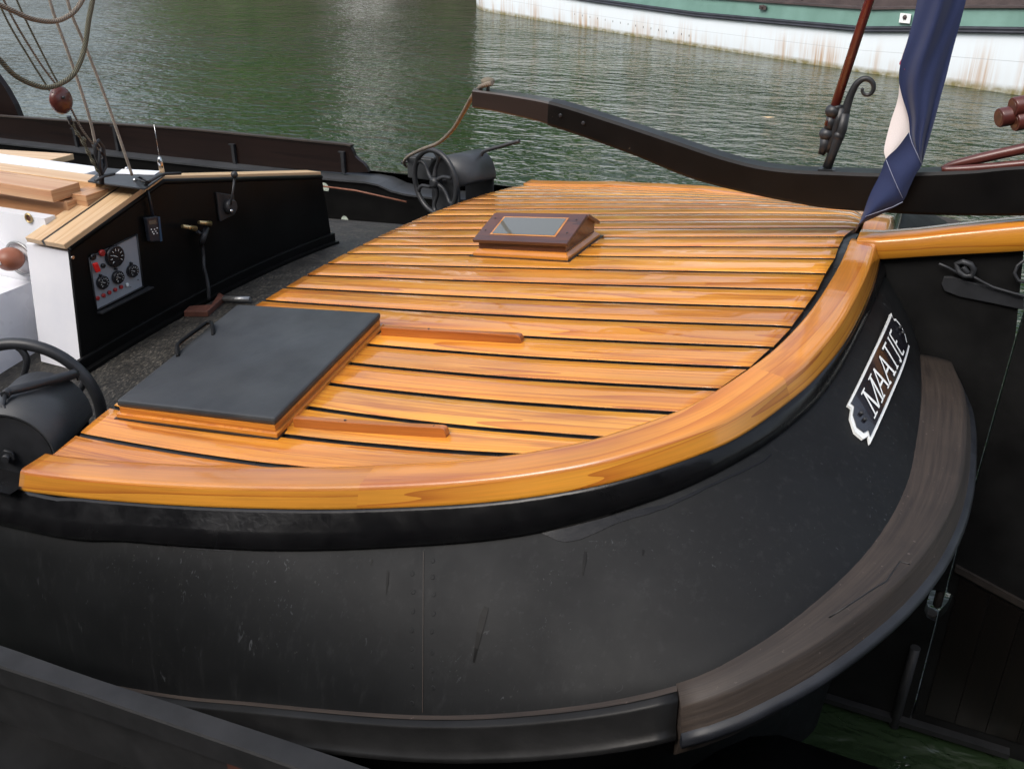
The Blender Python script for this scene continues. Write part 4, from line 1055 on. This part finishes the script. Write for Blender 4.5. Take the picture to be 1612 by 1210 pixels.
# ---- cockpit left : beams, white walls
def fabox(px0,py0,px1,py1,pxb,pyb,y,dy,matn,name,label=None,cat=None,xl=-4.2,bev=.003):
    """fore-aft board: top edge px0->px1 on plane y ; bottom at (pxb,pyb)"""
    a=ony(px0,py0,y); b=ony(px1,py1,y); c=ony(pxb,pyb,y); sl=(b.z-a.z)/(b.x-a.x); h=b.z-c.z
    if abs(c.x-b.x)>.0: h=(a.z+sl*(c.x-a.x))-c.z
    zl=a.z+sl*(xl-a.x)
    mb=MB(); mb.box8([(xl,y,zl-h),(b.x,y,b.z-h),(b.x,y+dy,b.z-h),(xl,y+dy,zl-h),(xl,y,zl),(b.x,y,b.z),(b.x,y+dy,b.z),(xl,y+dy,zl)])
    o=mb.build(name,matn,SH if label is None else None,bevel=bev)
    if label: tag(o,label,cat)
    return o
fabox(0,333,70,344,0,470,-.93,.05,'white','cockpit_side',bev=0)
YB=onx(105,318,-.86).y; YC=onx(80,300,-.88).y; YD=onx(135,308,-.80).y; print('BEAMS',YB,YC,YD)
fabox(0,303,105,318,0,333,YB,.22,'fir','fir_beam','thick orange fir beam lying lowest above the white cockpit side','wooden beam')
fabox(0,288,80,300,0,306,YC,.14,'fir','fir_beam','stepped upper fir beam lying on the thick orange beam','wooden beam')
fabox(98,303,135,308,98,330,YD,.12,'fir','fir_block','short fir block end beside the black sheet plate','wooden block',xl=ony(102,304,YD).x)
fabox(0,268,150,288,0,281,-.66,.10,'lightpine','pine_coaming_rail')
fabox(0,260,120,277,0,268,-.54,.16,'white','white_coaming_top')
fabox(0,247,78,252,0,256,-.30,.14,'lightpine','pine_plank','pale pine plank lying topmost at the left edge of the photo','plank')
# inner white step
p=ony(47,445,-.94); mb=MB(); mb.box(-4.2,p.x,-1.75,-.935,-.6,p.z); mb.build('white_seat','whiteside',SH)
# porthole + fender
p=ony(46,343,-.931); mb=MB(); ring=[Vector((p.x+.017*math.cos(a),-.934,p.z+.017*math.sin(a))) for a in np.linspace(0,2*math.pi,24,endpoint=False)]; mb.tube(ring,.004,8,closed=True); mb.disc((p.x,-.931,p.z),(0,-1,0),.013,.001,20,1); mb.build('grommet_hole',['brass','brick'],SH)
p=ony(24,405,-.96); fe=empty('ball_fender',(p.x,p.y,p.z),'terracotta ball fender with a white stripe against the white cockpit wall','fender')
mb=MB(); mb.sphere((p.x,-.985,p.z),.055,0,24,(1,1,.85)); mb.build('ball','terracotta',fe)
mb=MB(); mb.tube([Vector((p.x-.03+.055*math.cos(a)*.8,-1.0-.040,p.z-.01+.035*math.sin(a))) for a in np.linspace(R(10),R(170),14)],.004,8); mb.build('stripe','whitemark',fe)
mb=MB(); ring=[Vector((p.x+.075*math.cos(a),-.94,p.z-.012+.068*math.sin(a))) for a in np.linspace(0,2*math.pi,40,endpoint=False)]; mb.tube(ring,.006,8,closed=True); mb.build('ring','alu',fe)
# ---- ropes, upper left
RX=-.62
rx=lambda x,y,o=0:onx(x,y,RX+o)
def rope(L,r,matn,label,n=60,name='rope',o=0,cat='rope'):
    mb=MB(); mb.tube(catmull([tuple(rx(*q,o)) for q in L],n),r,10); return tag(mb.build(name,matn),label,cat)
rope([(90,-120),(106,0),(135,75),(170,165),(208,276)],.0055,'strap','straight pale grey line running down to the bolt right of the sheet plate')
rope([(60,-100),(78,0),(106,80),(130,150),(142,190),(150,225)],.0055,'strap','pale strap line ending in the grey shackle on the sheet plate')
rope([(-40,-120),(8,5),(60,95),(100,150),(130,205),(158,240)],.0038,'rope','thin slanting line passing in front of the round wooden block')
rope([(-30,-60),(10,30),(45,90),(70,130),(78,143)],.0034,'ropedark','leftmost thin grey line running up from the round wooden block')
rope([(0,-60),(35,20),(62,75),(88,125),(98,140)],.0034,'ropedark','right hand thin grey line running up from the round wooden block')
rope([(-40,50),(0,95),(25,120),(60,136),(85,136),(115,118),(132,80),(140,30),(147,-10),(150,-80)],.0088,'ropedark','thick greenish rope hanging in a wide loop in front of the block',o=.05)
rope([(-20,0),(15,15),(50,30),(85,34),(110,24),(125,8),(140,-20)],.0082,'rope','thick beige rope sagging across the top left corner',o=.08)
blk=empty('pulley_block',rx(96,158),'round dark red wooden pulley block hanging in the lines','pulley block')
mb=MB(); c=rx(96,158); mb.sphere(c,.046,0,24,(.6,.98,1.05)); mb.build('cheek','polered',blk)
mb=MB(); mb.tube([rx(108,183),rx(112,195)],.008,8); mb.sphere(rx(100,154,.03),.006); mb.split('strop','iron',blk)
mb=MB(); mb.tube(catmull([tuple(rx(*q)) for q in ((112,192),(122,210),(130,222),(138,238),(150,262),(157,272))],40),[.006+.0018*math.sin(k*.9) for k in range(40)],10); mb.sphere(rx(131,220),.011); tag(mb.build('knotted_rope','ropedark'),'knotted dark rope tail below the pulley block','rope')
mb=MB(); mb.tube([rx(*q) for q in ((148,228),(155,222),(162,232),(164,252),(158,262),(152,246))],.0085,10,closed=True); mb.tube([rx(*q,.01) for q in ((156,238),(164,245),(167,262),(160,275),(156,262))],.007,8,closed=True)
mb.tube([rx(158,250),rx(160,290)],.010,8); mb.tube([rx(150,285,.02),rx(165,277,.02),rx(180,274,.02)],.006,8); tag(mb.build('sheet_shackle','iron'),'dark iron shackle and thimble standing on the black plate','shackle')
# ---- neighbouring boat in the foreground
nb=empty('neighbouring_boat',(.5,-2.6,WL),'black rail and dark deck of the boat nearest the camera, lower left corner','boat')
zr=-.30
ow=[onz(*q,zr) for q in ((-260,945),(-100,982),(0,1013),(151,1066),(300,1113),(503,1180),(640,1228),(800,1300))]
iw=[onz(*q,zr) for q in ((-300,965),(-100,1014),(0,1049),(110,1085),(252,1134),(469,1210),(600,1262),(760,1345))]
ow.append(Vector((4.5,ow[-1].y-.02,zr))); iw.append(Vector((4.5,iw[-1].y-.02,zr)))
ow=catmull([tuple(p) for p in ow],60); iw=catmull([tuple(p) for p in iw],60)
dn=lambda L,d,yy=0:[p+Vector((0,yy,-d)) for p in L]
mb=MB(); mb.grid([dn(ow,.9),dn(ow,.008),[p+Vector((0,-.004,0)) for p in ow],[p+Vector((0,.004,0)) for p in iw],dn(iw,.006),dn(iw,.07),dn(iw,.075,.035),dn(iw,.9,.035)],0,False); mb.build('bulwark_rail','nrail',nb)
fl0=[]; fl1=[]; fl2_=[]; fl3=[]
for p in ow:
    k=min(1,max(0,(p.x-1.35)/.8)); k=k*k*(3-2*k)
    fl0.append(p+Vector((0,.002,-.02))); fl1.append(p+Vector((0,.03+.55*k,-.34))); fl2_.append(p+Vector((0,.05+1.15*k,-.68))); fl3.append(p+Vector((0,.05+1.22*k,-1.4)))
mb=MB(); mb.grid([fl0,fl1,fl2_,fl3],0,True); mb.build('added_shade_flare','bulk',nb)  # black flare added to cover and shade the green water below the stern
mb=MB(); a=dn(iw,.28,.04); b=[p+Vector((.1,-.9,-.28)) for p in iw]; mb.grid([a,b],0,True); mb.build('deck','fin',nb)
mb=MB(); aa=ony(263,1137,-2.27); seg=dn([p for p in iw if .9<p.x<1.7],.072,.03); mb.grid([seg,dn(seg,.2,0)],0,False); mb.build('rust_patch','brick',nb)
# ---- far barge
bg=empty('green_white_barge',(-2,20,WL),'large moored barge with rust streaked white hull and faded green bulwark','barge')
cf=[2.4311305e-4,7.66111773e-3,-5.62231832e-01,1.83408246e+01]
cy=lambda x:((cf[0]*x+cf[1])*x+cf[2])*x+cf[3] if x>-11 else None
def by(x):
    xx=max(x,-14.0); y=((cf[0]*xx+cf[1])*xx+cf[2])*xx+cf[3]; return y
X_=list(np.linspace(-13.75,7.5,130))
zt1=lambda x:float(np.interp(x,[-14,-8,-4.2,0,1.8,2.9,8],[-.72,-.90,-.93,-.83,-.65,-.56,-.2]))
def brow_(zf,off):
    o=[]
    for x in X_:
        k=max(0,(-12.3-x)/2.0); yy=by(x)+off+ (k**2)*1.6; o.append(Vector((x,yy,zf(x))))
    return o
mb=MB(); r0=brow_(lambda x:WL-.3,0.05); r1=brow_(lambda x:WL,.0); r2=brow_(lambda x:(WL+zt1(x))/2,-.03); r3=brow_(zt1,-.02)
us=[0]
for k in range(1,len(X_)): us.append(us[-1]+(r1[k]-r1[k-1]).length)
mb.grid([r0,r1,r2,r3],0,True,uvs=(us,[-.2,0,.5,1.])); mb.build('hull','bargehull',bg)
mb=MB(); mb.grid([brow_(lambda x:zt1(x),-.03),brow_(lambda x:zt1(x)+.01,-.10),brow_(lambda x:zt1(x)+.045,-.11),brow_(lambda x:zt1(x)+.05,-.06),brow_(lambda x:zt1(x)+.075,-.09),brow_(lambda x:zt1(x)+.105,-.09),brow_(lambda x:zt1(x)+.12,-.02)],0,True); mb.build('wale','bargeblack',bg)
mb=MB(); mb.grid([brow_(lambda x:zt1(x)+.11,-.0),brow_(lambda x:zt1(x)+.43,.07),brow_(lambda x:zt1(x)+.44,.04)],0,False); mb.build('bulwark','bargegreen',bg)
mb=MB(); mb.grid([brow_(lambda x:zt1(x)+.43,.0),brow_(lambda x:zt1(x)+.47,.0),brow_(lambda x:zt1(x)+.47,.22),brow_(lambda x:zt1(x)+.2,.24),brow_(lambda x:zt1(x)+.2,2.),brow_(lambda x:zt1(x)+.55,2.02),brow_(lambda x:zt1(x)+.9,2.3),brow_(lambda x:zt1(x)+.9,4.0),brow_(lambda x:WL,4.6)],0,False); mb.build('deck_edge','bargedeck',bg)
def barge_at(px,py,off=-.02):
    d=ray(px,py); ts=np.linspace(8,45,8000)
    for t in ts:
        p=CP+d*t
        if p[1]>by(p[0])+off: return Vector(p)
for px,py,w_,h_ in ((1201,12,.10,.07),(1425,29,.12,.14)):
    p=barge_at(px,py); s_=Vector((1,-.55,0)).normalized(); mb=MB(); mb.obox(p+Vector((0,-.01,0)),s_*w_,(0,.04,0),(0,0,h_*.6),1 if h_>.1 else 0); mb.sphere(p+Vector((0,-.04,.02)),.05 if h_>.1 else .04,0,10); mb.build('scupper',['bargedeck','whitemark'],bg)
mb=MB()
for k in range(16):
    a=barge_at(905+k*12,21+k*2.25); 
    if a: mb.tube([a+Vector((0,-.012,0)),a+Vector((0,-.012,-.05))],.006,5)
for px,py in ((1010,0),(1060,2),(1262,1),(1220,0)):
    p=barge_at(px,py,.3); mb.tube([p,p+Vector((.05,.1,.5))],.03,6)
mb.split('hull_rivet','bargedeck',bg)
p=onz(1208,185,WL+.004); mb=MB(); mb.ngon([p+Vector(q) for q in ((-.12,0,0),(-.03,.05,.004),(.05,.03,.012),(.12,.05,.004),(.08,-.02,.01),(.02,-.06,.003),(-.05,-.03,.008))]); tag(mb.build('floating_leaf','lightpine'),'small pale orange leaf floating on the canal left of the flagstaff','leaf')
# ---- water, quay, trees
mb=MB(); mb.quad((-400,-60,WL),(400,-60,WL),(400,600,WL),(-400,600,WL)); wt=mb.build('water','water'); wt['kind']='structure'
ba=Vector((.852,-.523,0)); bn_=Vector((.523,.852,0))
q0=Vector((-12,34,0))
mb=MB(); a=q0-ba*90; b=q0+ba*90; mb.box8([a+Vector((0,0,WL-1)),b+Vector((0,0,WL-1)),b+bn_*60+Vector((0,0,WL-1)),a+bn_*60+Vector((0,0,WL-1)),a+Vector((0,0,-.2)),b+Vector((0,0,-.2)),b+bn_*60+Vector((0,0,-.2)),a+bn_*60+Vector((0,0,-.2))]); q=mb.build('quay','stone'); q['kind']='structure'
mb=MB(); mb.box(-60,60,-30,-6.5,WL-1,-.1); q=mb.build('unseen_near_quay','stone'); q['kind']='structure'  # unseen quay added behind the camera to darken reflections in the hull
mb=MB(); mb.box(-45,45,-28,-16,-.1,12)  # unseen terrace added to keep bright sky off the black hull
for k in range(24):
    for z in (2.2,5.4,8.6): mb.box(-43+k*3.6,-41.8+k*3.6,-16.06,-15.9,z,z+1.9,1)
tag(mb.build('sky_block_terrace',['stone','glass']),'long brown brick terrace added out of view behind the camera to block sky','building')
for s0_,s1_,h_,lab in ((-30.5,-23,17,'pale house added out of view between the far trees for its reflection'),(-4.5,0,11,'narrow white house added out of view right of the tall trees for its reflection')):
    a=q0+ba*s0_+bn_*3; b=q0+ba*s1_+bn_*3; mb=MB(); pr=[a,b,b+bn_*8,a+bn_*8]
    mb.box8([Vector((p.x,p.y,-.2)) for p in pr]+[Vector((p.x,p.y,h_)) for p in pr],0)
    for i in range(3):
        for j in range(int(h_/3.2)):
            c_=a.lerp(b,(i+.5)/3)-bn_*.03; c_.z=1.6+j*3.1; mb.obox(c_,ba*.45,bn_*.05,(0,0,.85),1)
    tag(mb.build('reflection_house',['white','glass']),lab,'house')  # pale facades added out of view, only for bright reflections on the water
mb=MB(); random.seed(3)
def clump(c,r,n):
    for _ in range(n):
        d=Vector((random.gauss(0,1),random.gauss(0,1),random.gauss(0,1))).normalized()*r*random.random()**.4; d.z*=.9; p=c+d
        a=Vector((random.uniform(-1,1),random.uniform(-1,1),random.uniform(-1,1))).normalized()*.42; b=a.orthogonal().normalized()*.32; mb.quad(p-a-b,p+a-b,p+a+b,p-a+b)
for s_,h_ in ((-68,24),(-63,25),(-57,28),(-51,24),(-46,25),(-41,22),(-36,21),(-19,17),(-13,16),(-8,13),(0,8),(8,9),(16,7),(24,10),(32,9)):
    base_=q0+ba*s_+bn_*random.uniform(2,5)
    sc_=1+max(0,h_-14)/12
    for k in range(20):
        clump(base_+Vector((random.uniform(-2.8,2.8)*sc_,random.uniform(-2,2),random.uniform(1.5,h_))),random.uniform(1.3,2.3)*sc_,90)
    mb.tube([base_+Vector((0,0,-.3)),base_+Vector((.3,0,h_*.7))],[.35,.12],8)
w_=mb.build('woodland','leafy'); w_['kind']='stuff'; w_['label']='green trees along the far quay, seen reflected in the canal'; w_['category']='trees'
# ------------------------------------------------------------------ light
SE,SA=R(48),R(200)
wd_=bpy.data.worlds.new('World'); scene.world=wd_; wd_.use_nodes=True; nt=wd_.node_tree
sk=nt.nodes.new('ShaderNodeTexSky'); sk.sky_type='NISHITA'; sk.sun_disc=False; sk.sun_elevation=SE; sk.sun_rotation=SA; sk.air_density=1.; sk.dust_density=4.; sk.ozone_density=1.
hs=nt.nodes.new('ShaderNodeHueSaturation'); hs.inputs['Saturation'].default_value=.55; nt.links.new(sk.outputs[0],hs.inputs['Color']); nt.links.new(hs.outputs[0],nt.nodes['Background'].inputs[0]); nt.nodes['Background'].inputs[1].default_value=.15
sl=bpy.data.lights.new('sun','SUN'); sl.energy=.6; sl.angle=R(35); sl.color=(1,.96,.9); so=bpy.data.objects.new('sun',sl); C.objects.link(so)
dirv=Vector((math.sin(SA)*math.cos(SE),math.cos(SA)*math.cos(SE),math.sin(SE))); so.rotation_euler=dirv.to_track_quat('Z','Y').to_euler()
scene.view_settings.view_transform='Standard'; scene.view_settings.look='None'; scene.view_settings.exposure=.9; scene.view_settings.gamma=1
scene.render.engine='CYCLES'
